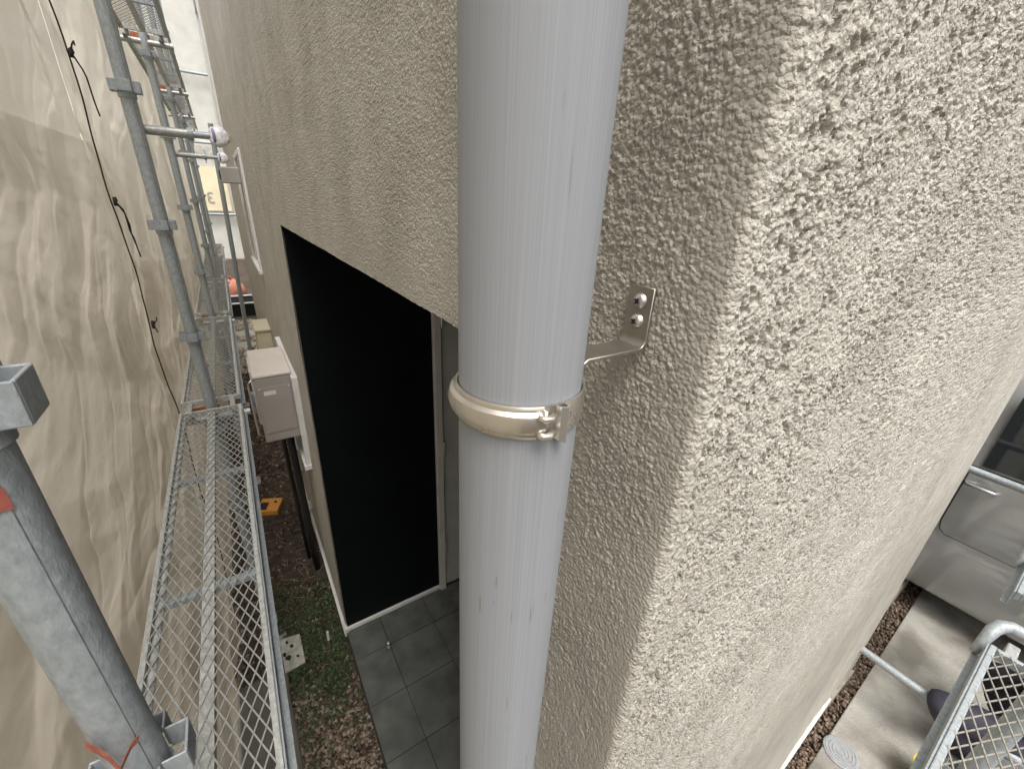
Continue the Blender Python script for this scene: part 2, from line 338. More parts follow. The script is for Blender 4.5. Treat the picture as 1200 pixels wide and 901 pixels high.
# recessed porch: black side wall, white skirting, post, door
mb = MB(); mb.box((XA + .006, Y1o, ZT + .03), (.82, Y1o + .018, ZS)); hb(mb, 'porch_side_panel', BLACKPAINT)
mb = MB(); mb.box((XA - .012, Y1o - .014, ZT), (.825, Y1o + .015, ZT + .028)); hb(mb, 'skirting', WHITE, bevel=.003)
mb = MB(); mb.box((.822, Y1o - .03, ZT), (.862, Y1o + .016, ZS - .001)); fr = hb(mb, 'door_frame', OFFW, bevel=.003)
for zz in (.42, 1.2, 2.0):
    mb = MB(); mb.tube([(.868, Y1o - .028, zz), (.868, Y1o - .028, zz + .10)], .007, 10); hb(mb, 'hinge', SCREW, fr)
mb = MB(); mb.box((.875, Y1o - .004, ZT + .01), (1.72, Y1o + .016, ZS - .002)); dr = hb(mb, 'door', DOORG, bevel=.003)
mb = MB(); mb.box((1.62, Y1o - .05, .95), (1.64, Y1o - .035, 1.25)); mb.box((1.62, Y1o - .05, .95), (1.64, Y1o - .004, .965)); mb.box((1.62, Y1o - .05, 1.235), (1.64, Y1o - .004, 1.25)); hb(mb, 'door_handle', SCREW, dr)
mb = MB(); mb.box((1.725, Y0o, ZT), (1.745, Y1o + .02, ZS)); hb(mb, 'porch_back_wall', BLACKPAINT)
# drip flashing along wall feet
mb = MB(); mb.box((XA - .016, Y1o - .014, ZT - .035), (XA + .01, 7.9, ZT - .004)); mb.box((XA - .005, Y1o - .012, ZT - .004), (XA + .01, 7.9, ZT + .03)); hb(mb, 'base_flashing', WHITE, bevel=.002)
mb = MB()
for a, b in ((XA - .01, 2.42),):
    ya_, yb_ = YB + TILT * (a - XA), YB + TILT * (b - XA)
    mb.add([(a, ya_ - .011, .075), (b, yb_ - .011, .075), (b, yb_ + .05, .075), (a, ya_ + .05, .075), (a, ya_ - .011, .12), (b, yb_ - .011, .12), (b, yb_ + .05, .12), (a, ya_ + .05, .12)],
           [(0, 3, 2, 1), (4, 5, 6, 7), (0, 1, 5, 4), (1, 2, 6, 5), (2, 3, 7, 6), (3, 0, 4, 7)])
hb(mb, 'drip_edge', OFFW)
mb = MB(); mb.box((XA + .03, YB + .06, -.05), (X_END - .02, .30, .09)); mb.box((XA + .03, Y1o + .02, -.05), (XA + .12, 7.9, .09)); hb(mb, 'foundation', CONC_EDGE)

def window(name, y0, y1, z0, z1, d, label):
    f = .035; mb = MB(); x0, x1 = XA - d, XA + .02
    mb.box((x0, y0, z0), (x1, y0 + f, z1)); mb.box((x0, y1 - f, z0), (x1, y1, z1))
    mb.box((x0 + .001, y0 + f, z1 - f), (x1, y1 - f, z1)); mb.box((x0 - .012, y0 - .01, z0 - .012), (x1, y1 + .01, z0 + .02))
    wn = hb(mb, name, OFFW, bevel=.003)
    ym = .5 * (y0 + y1)
    for i, (a, b, xx) in enumerate(((y0 + f, ym + .02, x0 + .012), (ym - .02, y1 - f, x0 + .03))):
        s = MB(); t = .028
        s.box((xx, a, z0 + .02), (xx + .014, a + t, z1 - f)); s.box((xx, b - t, z0 + .02), (xx + .014, b, z1 - f))
        s.box((xx, a + t, z0 + .02), (xx + .014, b - t, z0 + .02 + t)); s.box((xx, a + t, z1 - f - t), (xx + .014, b - t, z1 - f))
        hb(s, 'sash', OFFW, wn)
        s = MB(); s.box((xx + .005, a + t, z0 + .02 + t), (xx + .008, b - t, z1 - f - t)); hb(s, 'pane', GLASS, wn)
    return wn
window('window', 2.45, 3.30, 1.06, 1.66, .030, '')
window('window', 3.85, 4.75, 2.02, 2.88, .016, '')
window('window', 6.3, 7.3, 3.2, 4.5, .022, '')

# porch floor with separate tiles
mb = MB(); mb.box((XA - .004, Y0o, -.02), (1.74, Y1o + .02, ZT - .006)); pf = mb.build('porch_floor', GROUT); tag(pf, kind='structure')
xj = [XA - .002, .395, .685, .975, 1.265, 1.555, 1.72]; yj = [Y0o + .01, .33, .62, .91, 1.20, 1.487, 1.777, Y1o - .014]
for i in range(len(xj) - 1):
    for j in range(len(yj) - 1):
        mb = MB(); dz = random.uniform(-.0012, .0012); g = .0022
        mb.box((xj[i] + g, yj[j] + g, ZT - .012), (xj[i + 1] - g, yj[j + 1] - g, ZT + dz))
        mb.build('tile', TILE, pf, bevel=.0015)

# ------------------------------------------------------------------ downpipe with clamp
PX, PY, PR = .1095, .1553, .0302
dp = empty('downpipe', (PX, PY, 0), 'light grey round vinyl downpipe strapped to the stucco corner', 'downpipe')
mb = MB(); mb.lathe([(PR, .12), (PR, 5.9)], (0, 0, 0), 64); mb.build('pipe', PIPE, dp, smooth=True)
zb = G - .0875
prof = [(PR + .0006, -.0078), (PR + .0016, -.0080), (PR + .0022, -.0070), (PR + .0023, -.0056), (PR + .0042, -.0042), (PR + .0054, 0), (PR + .0042, .0042), (PR + .0023, .0056), (PR + .0022, .0070), (PR + .0016, .0080), (PR + .0006, .0078)]
band = MB()
def arcband(mb, prof, a0, a1, n, z):
    base = len(mb.v); k = len(prof)
    for i in range(n + 1):
        a = a0 + (a1 - a0) * i / n
        for (r, h) in prof: mb.v.append((r * math.cos(a), r * math.sin(a), z + h))
    for i in range(n):
        for j in range(k):
            mb.f.append((base + i * k + j, base + i * k + (j + 1) % k, base + (i + 1) * k + (j + 1) % k, base + (i + 1) * k + j))
    mb.f.append(tuple(base + j for j in range(k))); mb.f.append(tuple(base + n * k + j for j in reversed(range(k))))
to_cam = math.atan2(-PY, -PX)                       # angle that faces the camera
arcband(band, prof, to_cam - math.pi * 1.28, to_cam + .36, 72, zb)
bo = band.build('clamp_band', NICKEL, dp, auto=35)
fl = [(PR + .0006, -.0074), (PR + .0018, -.0076), (PR + .0022, 0), (PR + .0018, .0076), (PR + .0006, .0074)]
b2 = MB(); arcband(b2, fl, to_cam + .36, to_cam + math.pi * .72 + .3, 40, zb + .0004); b2.build('clamp_tail', NICKEL, dp, auto=35)
# hinge knuckles, slot loop and folded tongue at the closure
a0 = to_cam + .36
def pol(r, a, z): return (r * math.cos(a), r * math.sin(a), z)
for dz in (-.0042, .0042):
    k = MB(); k.tube([pol(PR + .0046, a0 - .10, zb + dz), pol(PR + .0062, a0 - .04, zb + dz), pol(PR + .0064, a0 + .04, zb + dz), pol(PR + .0042, a0 + .12, zb + dz)], .0017, 8); k.build('clasp_knuckle', NICKEL, bo, smooth=True)
k = MB(); k.tube([pol(PR + .0036, a0, zb - .0070), pol(PR + .0036, a0, zb + .0070)], .0012, 10); k.build('clasp_pin', SCREW, bo, smooth=True)
k = MB(); tg = [pol(PR + .0024, a0 + .17, 0), pol(PR + .0046, a0 + .21, 0), pol(PR + .0062, a0 + .29, 0), pol(PR + .0040, a0 + .36, 0), pol(PR + .0022, a0 + .36, 0)]
base = [(x, y, zb - .0078 - .001 * i) for i, (x, y, _) in enumerate(tg)] + [(x, y, zb + .0078) for (x, y, _) in tg]
n_ = len(tg); k.add(base, [(i, i + 1, n_ + i + 1, n_ + i) for i in range(n_ - 1)])
to = k.build('clasp_tongue', SCREW, bo); so = to.modifiers.new('t', 'SOLIDIFY'); so.thickness = .0012
# arm and wall plate, two screws
za = G - .0735; hw = .0088
arm = MB(); n = 14; pth = []
pth = [(XA - .0035 - PX, G - .039)] + [(XA - .0035 - PX, za + .006)]
for i in range(1, 7):
    a = i / 6 * math.pi / 2; pth.append((XA - .0035 - PX - .006 * (1 - math.cos(a)), za + .006 - .006 * math.sin(a)))
pth += [(PR + .0065, za), (PR + .0032, za - .002), (PR + .0032, zb)]
t_ = .0011; L = []; 
for i, (x, z) in enumerate(pth):
    x0, z0 = pth[max(0, i - 1)]; x1, z1 = pth[min(len(pth) - 1, i + 1)]; d = Vector((x1 - x0, z1 - z0)).normalized(); nn = (d.y * t_, -d.x * t_)
    L.append(((x + nn[0], z + nn[1]), (x - nn[0], z - nn[1])))
vs = []
for (a, b) in L:
    for y in (-hw, hw): vs += [(a[0], y, a[1]), (b[0], y, b[1])]
fs = []
for i in range(len(L) - 1):
    o = i * 4; p = o + 4; fs += [(o, p, p + 2, o + 2), (o + 1, o + 3, p + 3, p + 1), (o, o + 1, p + 1, p), (o + 2, p + 2, p + 3, o + 3)]
fs += [(0, 2, 3, 1), (len(vs) - 4, len(vs) - 3, len(vs) - 1, len(vs) - 2)]
arm.add(vs, fs); ao = arm.build('bracket_arm', mat('dull_steel', (.36, .33, .285), .36, .85, var=.15, vscale=80), dp, auto=40, bevel=.0004, seg=1)
for dz in (-.0470, -.0585):
    s = MB(); s.lathe([(.0001, -.0032), (.0026, -.0028), (.0040, -.0014), (.0044, 0)], (XA - .0046 - PX, -.0005, G + dz), 18, 'X')
    sc_ = s.build('screw', SCREW, ao, smooth=True)
    q = MB(); c = (XA - .0078 - PX, -.0005, G + dz); q.obox(c, (.0003, 0, 0), (0, .0015, .0009), (0, -.0003, .0005)); q.obox((c[0] - .0001, c[1], c[2]), (.0003, 0, 0), (0, -.0009, .0015), (0, .0005, .0003)); q.build('screw_slot', BLACK, sc_)

# ------------------------------------------------------------------ scaffold posts, boards
SX = -.207; PSTR = .0236
POST_Y = [.432, 2.25, 4.11, 5.97, 7.83, 9.7]
COUP = [G + .292 + .459 * k for k in range(-6, 5)]
def make_post():
    root = empty('scaffold_post', (SX, 0, 0))
    mb = MB(); mb.tube([(0, 0, .03), (0, 0, 5.2)], PSTR, 32); mb.build('tube', GALV, root, auto=40)
    mb = MB(); mb.tube([(PSTR * math.cos(-.95), PSTR * math.sin(-.95), .05), (PSTR * math.cos(-.95), PSTR * math.sin(-.95), 5.19)], .0005, 6); mb.build('weld_seam', mat('dark_seam', (.16, .17, .17), .7, var=.5, vscale=90), root)
    mb = MB(); mb.box((-.07, -.07, 0), (.07, .07, .012)); mb.tube([(0, 0, .01), (0, 0, .12)], .017, 12); mb.build('base_plate', GALV, root)
    for z in COUP:
        k = MB(); H = .036; t = .0028; w_ = .021; d0 = PSTR - .002; d1 = PSTR + .021
        for (ux, uy) in ((1, 0), (-1, 0), (0, 1), (0, -1)):
            vx, vy = -uy, ux
            def B(a0, a1, b0, b1):
                c = ((a0 + a1) / 2 * ux + (b0 + b1) / 2 * vx, (a0 + a1) / 2 * uy + (b0 + b1) / 2 * vy, z + H / 2)
                k.obox(c, ((a1 - a0) / 2 * ux, (a1 - a0) / 2 * uy, 0), ((b1 - b0) / 2 * vx, (b1 - b0) / 2 * vy, 0), (0, 0, H / 2))
            B(d0, d1, w_ - t, w_); B(d0, d1, -w_, -w_ + t); B(d1 - t, d1 + .0004, -w_ + t, w_ - t)
        co = k.build('coupler_pocket', GALV, root, bevel=.0012, seg=2)
        k = MB(); k.lathe([(PSTR, -.018), (PSTR + .0032, -.016), (PSTR + .0032, .002), (PSTR, .004)], (0, 0, z), 28); k.build('sleeve', GALV, co, auto=30)
    for z in (1.6, 3.45):
        mb = MB(); mb.tube([(-.135, .0, z), (.15, .0, z)], .017, 16)
        for s in (-1, 1):
            mb.box((s * .09 - .012, -.05, z + .0155), (s * .09 + .012, .05, z + .022))
        br = mb.build('bracket_tube', GALV2, root, auto=40)
        mb = MB(); mb.box((-.075, .028, z + .02), (.03, .04, z + .05)); mb.build('bracket_hook', mat('rust_orange_paint', (.42, .12, .05), .7, var=.4, vscale=60) if 'rust_orange_paint' not in bpy.data.materials else bpy.data.materials['rust_orange_paint'], br)
    return root
post = make_post()
ORD = ['first', 'second', 'third', 'fourth', 'fifth', 'sixth']
plabel = ['thick galvanized scaffold post with torn red tape on its coupler', 'galvanized scaffold post carrying the long plastic-wrapped wall tie', 'galvanized scaffold post carrying the shorter wrapped wall tie beyond the heater',
          'galvanized scaffold post in the row towards the white end sheet']
posts = []
for i, y in enumerate(POST_Y):
    o = post if i == 0 else copy_tree(post)
    o.location = (SX + [.019, .003, -.006, 0, 0, 0][i], y, 0); tag(o, plabel[i] if i < 3 else 'galvanized scaffold post, %s in the row counted from the red-taped one' % ORD[i], 'scaffold post', 'galvanized posts along the mesh sheet'); posts.append(o)
# torn red tape on the first post
def ribbon(name, pts, wv, mt, parent):
    mb = MB(); n = len(pts)
    vs = [Vector(p) - Vector(wv) for p in pts] + [Vector(p) + Vector(wv) for p in pts]
    mb.add(vs, [(i, i + 1, n + i + 1, n + i) for i in range(n - 1)]); o = mb.build(name, mt, parent); s = o.modifiers.new('s', 'SOLIDIFY'); s.thickness = .0006; return o
zc = COUP[4]
a_ = -1.25
ribbon('red_tape', [(-.016, -.026, G - .502), (-.010, -.029, G - .515), (-.004, -.033, G - .528), (.000, -.036, G - .548), (.005, -.033, G - .540), (.012, -.029, G - .530), (.019, -.027, G - .526)], (.002, -.002, .007), RED, posts[0])
ribbon('red_tape', [(.004, -.0246, G - .226), (.010, -.0228, G - .220), (.0155, -.0196, G - .222)], (0, 0, .010), RED, posts[0])

def make_board(L, W=.24, frame=None, wire=None):
    frame = frame or PLASTERED; wire = wire or GALV2
    root = empty('scaffold_board')
    fr = MB(); t = .012; h = .028
    fr.box((-W / 2, 0, -h), (-W / 2 + t, L, 0)); fr.box((W / 2 - t, 0, -h), (W / 2, L, 0))
    fr.box((-W / 2 + t, 0, -h), (W / 2 - t, t, -.001)); fr.box((-W / 2 + t, L - t, -h), (W / 2 - t, L, -.001))
    fr.tube([(-W / 2 + .021, t, -.016), (-W / 2 + .021, L - t, -.016)], .0085, 10)
    fr.build('edge_frame', frame, root, bevel=.002)
    lip = MB(); lip.box((W / 2 + .0005, .0, -.055), (W / 2 + .004, L, -.004)); lip.box((W / 2 + .004, 0, -.055), (W / 2 + .016, L, -.051)); lip.build('side_lip', GALV, root)
    rb = MB(); rb.box((-.012, t, -.026), (.014, L - t, -.006)); rb.build('centre_rib', frame, root)
    for f in (.33, .66):
        c = MB(); c.box((-W / 2 + t, L * f - .012, -.026), (-.0125, L * f + .012, -.012)); c.box((.0145, L * f - .012, -.026), (W / 2 - t, L * f + .012, -.012)); c.build('cross_rib', GALV, root)
    wm = MB(); a, b = .0220, .050; x0, x1, y0, y1 = -W / 2 + t * .6, W / 2 - t * .6, t * .6, L - t * .6
    for sgn in (1, -1):
        n = int((x1 - x0) / a + (y1 - y0) / b) + 2
        for i in range(-n, n + 1):
            # line x/a + sgn*y/b = i
            pts = []
            ya, yb2 = y0, y1
            xa = a * (i - sgn * ya / b); xb = a * (i - sgn * yb2 / b)
            (xa, ya), (xb, yb2) = sorted(((xa, ya), (xb, yb2)))
            if xb <= x0 or xa >= x1: continue
            def at(x): return ya + (yb2 - ya) * (x - xa) / (xb - xa)
            q0 = (max(xa, x0), at(max(xa, x0))); q1 = (min(xb, x1), at(min(xb, x1)))
            d = Vector((q1[0] - q0[0], q1[1] - q0[1], 0)); 
            if d.length < .004: continue
            nrm = Vector((-d.y, d.x, 0)).normalized() * .0013
            c = Vector(((q0[0] + q1[0]) / 2, (q0[1] + q1[1]) / 2, -.0008 if sgn > 0 else -.0026))
            wm.obox(c, d / 2, nrm, (0, 0, .0011))
    o = wm.build('wire_mesh', wire, root); o['kind'] = 'stuff'
    for y in (-1, 1):
        for x in (-.085, .085):
            k = MB(); yy = 0 if y < 0 else L
            k.box((x - .011, min(yy, yy + y * .05), -.02), (x + .011, max(yy, yy + y * .05), -.006)); k.box((x - .011, yy + y * .05 - .006, -.05), (x + .011, yy + y * .05 + .006, -.006))
            k.build('hook', GALV2, root, bevel=.003)
    return root
LB = 1.70
board = make_board(LB)
BT = G - .95
blab = ['galvanized wire-mesh scaffold board beside the black porch opening', 'galvanized wire-mesh scaffold board beside the water heater', 'wire-mesh scaffold board beyond the cream utility box', 'far wire-mesh scaffold board near the white end sheet']
first = True
for i in range(5):
    o = board if first else copy_tree(board); first = False
    o.location = (SX + .003, POST_Y[i] + .075, BT); tag(o, blab[i] if i < 3 else 'wire-mesh walkway board, %s counted from the red-taped post' % ORD[i], 'scaffold board', 'mesh boards of the lower walkway')
for i in range(0, 5):
    o = copy_tree(board); o.location = (SX + .003, POST_Y[i] + .075, BT + 1.84)
    tag(o, 'overhead wire-mesh scaffold board, %s counted from the red-taped post' % ORD[i], 'scaffold board', 'mesh boards of the upper walkway')
fboard = make_board(LB, .24, GALV, OLDWIRE)
for i, (x, lab) in enumerate(((1.42, 'wire-mesh scaffold board over the kneeling worker'), (3.42, 'wire-mesh scaffold board by the parked car'))):
    o = fboard if i == 0 else copy_tree(fboard); o.location = (x + .0, -.212, BT); o.rotation_euler = (0, 0, R(90)); tag(o, lab, 'scaffold board', 'mesh boards of the front walkway')

# wall ties with wrapped ends
def tie(y, z, x1, lab):
    root = empty('wall_tie', (SX + .03, y, z), lab, 'wall tie', 'wall ties wrapped in plastic')
    L = x1 - (SX + .03)
    m_ = MB(); m_.tube([(-.02, 0, 0), (L * .62, 0, 0)], .0165, 18); m_.build('sleeve_tube', GALV2, root, auto=40)
    m_ = MB(); m_.tube([(L * .6, 0, 0), (L, 0, 0)], .0125, 16); m_.build('screw_rod', GALV, root, auto=40)
    m_ = MB(); m_.lathe([(.012, -.009), (.022, -.009), (.024, 0), (.022, .009), (.012, .009)], (L * .62, 0, 0), 14, 'X'); m_.obox((L * .62, 0, 0), (.004, 0, 0), (0, .003, 0), (0, .008, .045)); m_.build('wing_nut', GALV, root, auto=30)
    # plastic bag round the end pad
    n1, n2 = 22, 14; vs = []; fs = []
    for i in range(n1):
        for j in range(n2):
            a = 2 * math.pi * i / n1; b = math.pi * j / (n2 - 1)
            rr = 1 + .16 * float(fbm(np.array([math.cos(a) * 2 + b]), np.array([math.sin(a) * 2 + b * 1.3]), 3, 71)[0])
            vs.append((L + .012 + -.034 * math.cos(b) * rr, .030 * math.sin(b) * math.cos(a) * rr, .036 * math.sin(b) * math.sin(a) * rr))
    for i in range(n1):
        for j in range(n2 - 1): fs.append((i * n2 + j, ((i + 1) % n1) * n2 + j, ((i + 1) % n1) * n2 + j + 1, i * n2 + j + 1))
    m_ = MB(); m_.add(vs, fs); wr = m_.build('plastic_wrap', PLASTIC, root, smooth=True)
    m_ = MB(); m_.lathe([(.0265, -.004), (.0315, -.001), (.031, .004), (.0275, .006)], (L - .006, 0, 0), 20, 'X'); m_.build('purple_tape', PURPLE, wr, smooth=True)
tie(2.25 + .03, G + .184, .038, 'long galvanized wall tie with white plastic-wrapped end and purple tape')
tie(4.11 + .03, G + .198, .075, 'shorter galvanized wall tie ending at the grey meter box')

# ------------------------------------------------------------------ mesh sheet in bays, lacing cords
def sheet_panel(y0, y1, z0, z1, nx, nz, seed, label, group):
    ys = np.linspace(y0, y1, nx); zs = np.linspace(z0, z1, nz); Y, Zz = np.meshgrid(ys, zs, indexing='ij')
    t = (Y - y0) / (y1 - y0); bow = np.sin(np.pi * t) ** .8
    q = Y * .75 + Zz * .66; p = Y * -.66 + Zz * .75
    q2 = Y * .9 - Zz * .45; p2 = Y * .45 + Zz * .9
    wy, wz = Y + .06 * fbm(Y * 2.2, Zz * 2.2, 2, seed + 40), Zz + .06 * fbm(Y * 2.2, Zz * 2.2, 2, seed + 41)
    rot = lambda a: (wy * math.cos(a) + wz * math.sin(a), -wy * math.sin(a) + wz * math.cos(a))
    h = -.05 * bow * (.6 + .4 * vnoise(Y * 1.3, Zz * 1.1, seed))
    env = np.clip(.55 + vnoise(Y * 1.8, Zz * 1.6, seed + 9) * .8, .12, 1)
    for k, (ang, fa, fb, amp) in enumerate(((.45, .7, 2.4, .034), (-.38, 1.1, 4.4, .024), (.75, 1.8, 8.0, .017), (-.65, 3.2, 13, .006), (.2, 7, 24, .0022), (-.2, 16, 46, .0008))):
        a_, b_ = rot(ang); h += amp * tnoise(a_ * fa + .5 * b_ * fa, b_ * fb, seed + 60 + k) * (.55 + .45 * env)
    for k, (ang, fa, fb, amp, pw) in enumerate(((.62, .5, 3.2, .009, 12), (-.35, .6, 4.6, .007, 12), (1.0, .6, 7.5, .005, 9), (1.2, .5, 10, .008, 5), (1.05, .5, 16, .006, 4), (1.35, .7, 26, .003, 3), (.9, .6, 13, .006, 4))):
        a_, b_ = rot(ang)
        n_ = vnoise(a_ * fa + 3 * k, b_ * fb, seed + 1 + k); m_ = np.clip(.35 + 1.2 * vnoise(a_ * fa * 1.3, b_ * fb * .35, seed + 20 + k), 0, 1)
        up = np.clip((Zz - 2.2) / .8, .10, 1) if k > 2 else 1.
        h += amp * (1 - np.abs(n_)) ** pw * m_ * (.4 + .6 * env) * up
    edge = np.exp(-np.minimum(t, 1 - t) * (y1 - y0) / .09)
    gat = .010 * vnoise(Zz * 14 + 3 * vnoise(Zz * 6, Y * 2, seed + 6), Y * 6, seed + 7) * edge                  # puckers at the lacing
    e2 = np.exp(-np.minimum(t, 1 - t) * (y1 - y0) / .05)
    X = -.385 + (h + gat) * (1 - e2) + .012 * e2
    o = grid_mesh('scaffold_sheet', np.stack([X, Y, Zz], -1).reshape(-1, 3), nx, nz, mat=SHEET)
    tag(o, label, 'sheet', group)
    return o
shl = ['crumpled translucent beige mesh sheet behind the red-taped post', 'wrinkled beige mesh sheet beside the heater, laced along a black cord', 'beige mesh sheet hanging further along the scaffold corridor']
ys_ = [-.7, POST_Y[1] + .06, POST_Y[2] + .06, POST_Y[3] + .06, POST_Y[4] + .06, POST_Y[5] + .6]
for i in range(5):
    sheet_panel(ys_[i] + .006, ys_[i + 1] - .006, .06, 3.62 if i < 2 else 4.4, 380 if i == 0 else (150 if i == 1 else 80), 480 if i == 0 else 240, 100 + i * 17, shl[i] if i < 2 else 'beige mesh sheet along the corridor, %s counted from the red-taped post' % ORD[i], 'mesh sheets of the corridor')
def cord(name, pts, r, label, group=None):
    mb = MB(); mb.tube(pts, r, 6); o = mb.build(name, CORD, smooth=True); tag(o, label, 'cord', group)
xs_ = -.343
mb_pts = [(xs_ + .006 * math.sin(z * 9), ys_[1] + .012 * math.sin(z * 5 + 1) + .006 * math.sin(z * 31), z) for z in np.linspace(.3, 3.6, 80)]
cord('lacing_cord', mb_pts, .0028, 'thin black lacing cord down the seam between two mesh sheets')
def knot(y, z, tails, lab):
    root = empty('cord_knot', (xs_ + .01, y, z), lab, 'cord', 'tied cord ends on the sheet seam')
    m_ = MB(); m_.tube([(.004 * math.cos(a) , .012 * math.cos(a * 1.5 + .4), .014 * math.sin(a * 2.1)) for a in np.linspace(0, 6.2, 22)], .0034, 6); m_.build('loop', CORD, root, smooth=True)
    for t in tails:
        m_ = MB(); m_.tube(t, .0026, 6); m_.build('loose_end', CORD, root, smooth=True)
knot(2.33, G + .40, [[(0, 0, .0), (.01, -.02, .02), (.015, .0, .035), (.01, .035, .03)], [(0, 0, 0), (.012, .03, -.04), (.014, .05, -.06), (.008, .11, -.13), (.006, .15, -.17)]], 'knotted black cord with one long tail high on the sheet seam')
knot(2.30, G - .07, [[(0, 0, 0), (.012, .03, -.03), (.014, .06, -.09), (.012, .055, -.12), (.012, .09, -.17)], [(0, 0, 0), (.012, .045, -.045), (.012, .04, -.11), (.013, .075, -.14), (.012, .11, -.22)]], 'black cord with two loose dangling ends midway on the seam')
knot(2.31, G - .56, [[(0, 0, 0), (.01, .03, .01), (.012, .045, .02)], [(0, 0, 0), (.01, -.02, -.03)]], 'small black cord knot low on the sheet seam')

# ------------------------------------------------------------------ neighbour behind the sheet, sheet closing the corridor
nb = empty('neighbour_house', (-1.9, 4, 0), 'cream clapboard neighbour house faintly showing through the mesh sheet', 'house')
mb = MB(); mb.box((-1.5, -7, 0), (1.0 - 1.02, 9.6, 3.3)); mb.build('wall', SIDING, nb)
for k in range(10):
    z = .25 + k * .3; mb = MB(); mb.add([(-.019, -7, z), (.012, -7, z), (.0, -7, z + .292), (-.019, -7, z + .292), (-.019, 9.6, z), (.012, 9.6, z), (.0, 9.6, z + .292), (-.019, 9.6, z + .292)], [(0, 1, 2, 3), (7, 6, 5, 4), (0, 4, 5, 1), (1, 5, 6, 2), (2, 6, 7, 3), (3, 7, 4, 0)])
    mb.build('siding_board', SIDING, nb)
fs_ = empty('end_sheet', (0, 13.4, 0), 'bright white printed vinyl sheet closing the far end of the corridor', 'sheet')
xs = np.linspace(-3.5, 4, 60); zs = np.linspace(.7, 8.2, 60); X, Zz = np.meshgrid(xs, zs, indexing='ij')
h = .03 * vnoise(X * 2, Zz * 1.5, 5) + .02 * np.abs(vnoise(X * 5 + Zz * 2, Zz * 3, 6))
grid_mesh('cloth', np.stack([X, h, Zz], -1).reshape(-1, 3), 60, 60, mat=FARSHEET, parent=fs_)
PRINT = mat('faded_print', (.55, .52, .42), .8); YEL = mat('yellow_plywood', (.84, .74, .52), .7, var=.15, vscale=3)
def mirrored_text(s, x, z, size, mt):
    cu = bpy.data.curves.new('print', 'FONT'); cu.body = s; cu.size = size; cu.extrude = .001
    t = bpy.data.objects.new('tmp', cu); C.objects.link(t)
    dg = bpy.context.evaluated_depsgraph_get(); me = bpy.data.meshes.new_from_object(t.evaluated_get(dg)); bpy.data.objects.remove(t)
    for v in me.vertices: v.co = Vector((x - v.co.x, -.108 - v.co.z, z + v.co.y))
    finish(me, 'printed_number', mt, fs_)
GREYP = mat('grey_print', (.36, .33, .26), .8)
mirrored_text('3', -.05, 2.25, .36, GREYP); mirrored_text('5', .12, 3.25, .30, PRINT); mirrored_text('2', -.08, 3.27, .30, PRINT)
for z in (2.0, 3.55, 4.9):
    mb = MB(); mb.tube([(-1.2, -.12, z), (2, -.12, z)], .03, 10); mb.build('rail', GALV, fs_, smooth=True)
mb = MB(); mb.box((-.30, -.10, 2.08), (.26, -.06, 3.05)); mb.build('yellow_panel', YEL, fs_)
for x in (-.62, .34):
    mb = MB(); mb.tube([(x, -.2, 0), (x, -.2, 8)], .026, 10); mb.build('upright', GALV, fs_, smooth=True)
mb = MB(); mb.box((-3, 13.1, 0), (3.2, 13.25, .95)); o = mb.build('low_boundary_wall', mat('brown_block', (.2, .16, .13), .9, var=.3, vscale=6), bevel=.01); tag(o, 'low brown block wall under the white end sheet', 'wall')
STONE = mat('pale_stone', (.45, .43, .36), .85, var=.25, vscale=20, bump=.003, bscale=60)
def blob(name, c, r, mt, seed, lab=None, cat=None, n=20, m=12, amp=.12, group=None, flat=False):
    vs = []; fs = []
    for i in range(n):
        for j in range(m):
            a = 2 * math.pi * i / n; b = math.pi * j / (m - 1)
            k = 1 + amp * float(fbm(np.array([math.cos(a) * 1.5 + seed]), np.array([math.sin(a) * 1.5 + b]), 2, seed)[0])
            vs.append((r[0] * k * math.sin(b) * math.cos(a), r[1] * k * math.sin(b) * math.sin(a), max(-r[2] * .35, r[2] * math.cos(b) * k)))
    for i in range(n):
        for j in range(m - 1): fs.append((i * m + j, i * m + j + 1, ((i + 1) % n) * m + j + 1, ((i + 1) % n) * m + j))
    mb = MB(); mb.add(vs, fs); o = mb.build(name, mt, smooth=True); o.location = c
    if lab: tag(o, lab, cat, group)
    return o
for k, (x, y, s) in enumerate(((-.02, 9.35, .2), (-.05, 8.6, .17), (.02, 8.05, .15))):
    blob('stepping_stone', (x, y, .025), (s, s * 1.1, .03), STONE, k + 3, 'pale flat stepping stone, %s counted from the cream box' % ORD[2 - k], 'stone', group='stepping stones')
sk = empty('sack', (-.14, 12.1, .35), 'orange-red sack near the foot of the white end sheet', 'sack')
o = blob('bag_body', (0, 0, -.02), (.32, .25, .30), mat('orange_red_sack', (.50, .20, .13), .7, var=.2, vscale=8), 12, amp=.2); o.parent = sk
mb = MB(); mb.tube([(-.05, 0, .26), (0, 0, .34), (.06, .01, .27)], [.03, .05, .02], 10); o = mb.build('tied_neck', RED, sk, smooth=True)
tb = empty('trough', (.05, 11.2, 0), 'black trough with white rim on the ground before the orange sack', 'trough')
mb = MB(); mb.add([(-.25, -.35, 0), (.25, -.35, 0), (.25, .35, 0), (-.25, .35, 0), (-.3, -.42, .3), (.3, -.42, .3), (.3, .42, .3), (-.3, .42, .3)], [(0, 3, 2, 1), (0, 1, 5, 4), (1, 2, 6, 5), (2, 3, 7, 6), (3, 0, 4, 7)]); mb.build('basin', BLACK, tb)
mb = MB(); mb.box((-.32, -.44, .3), (.32, -.40, .325)); mb.box((-.32, .40, .3), (.32, .44, .325)); mb.box((-.32, -.40, .3), (-.28, .40, .325)); mb.box((.28, -.40, .3), (.32, .40, .325)); mb.build('rim', WHITE, tb)
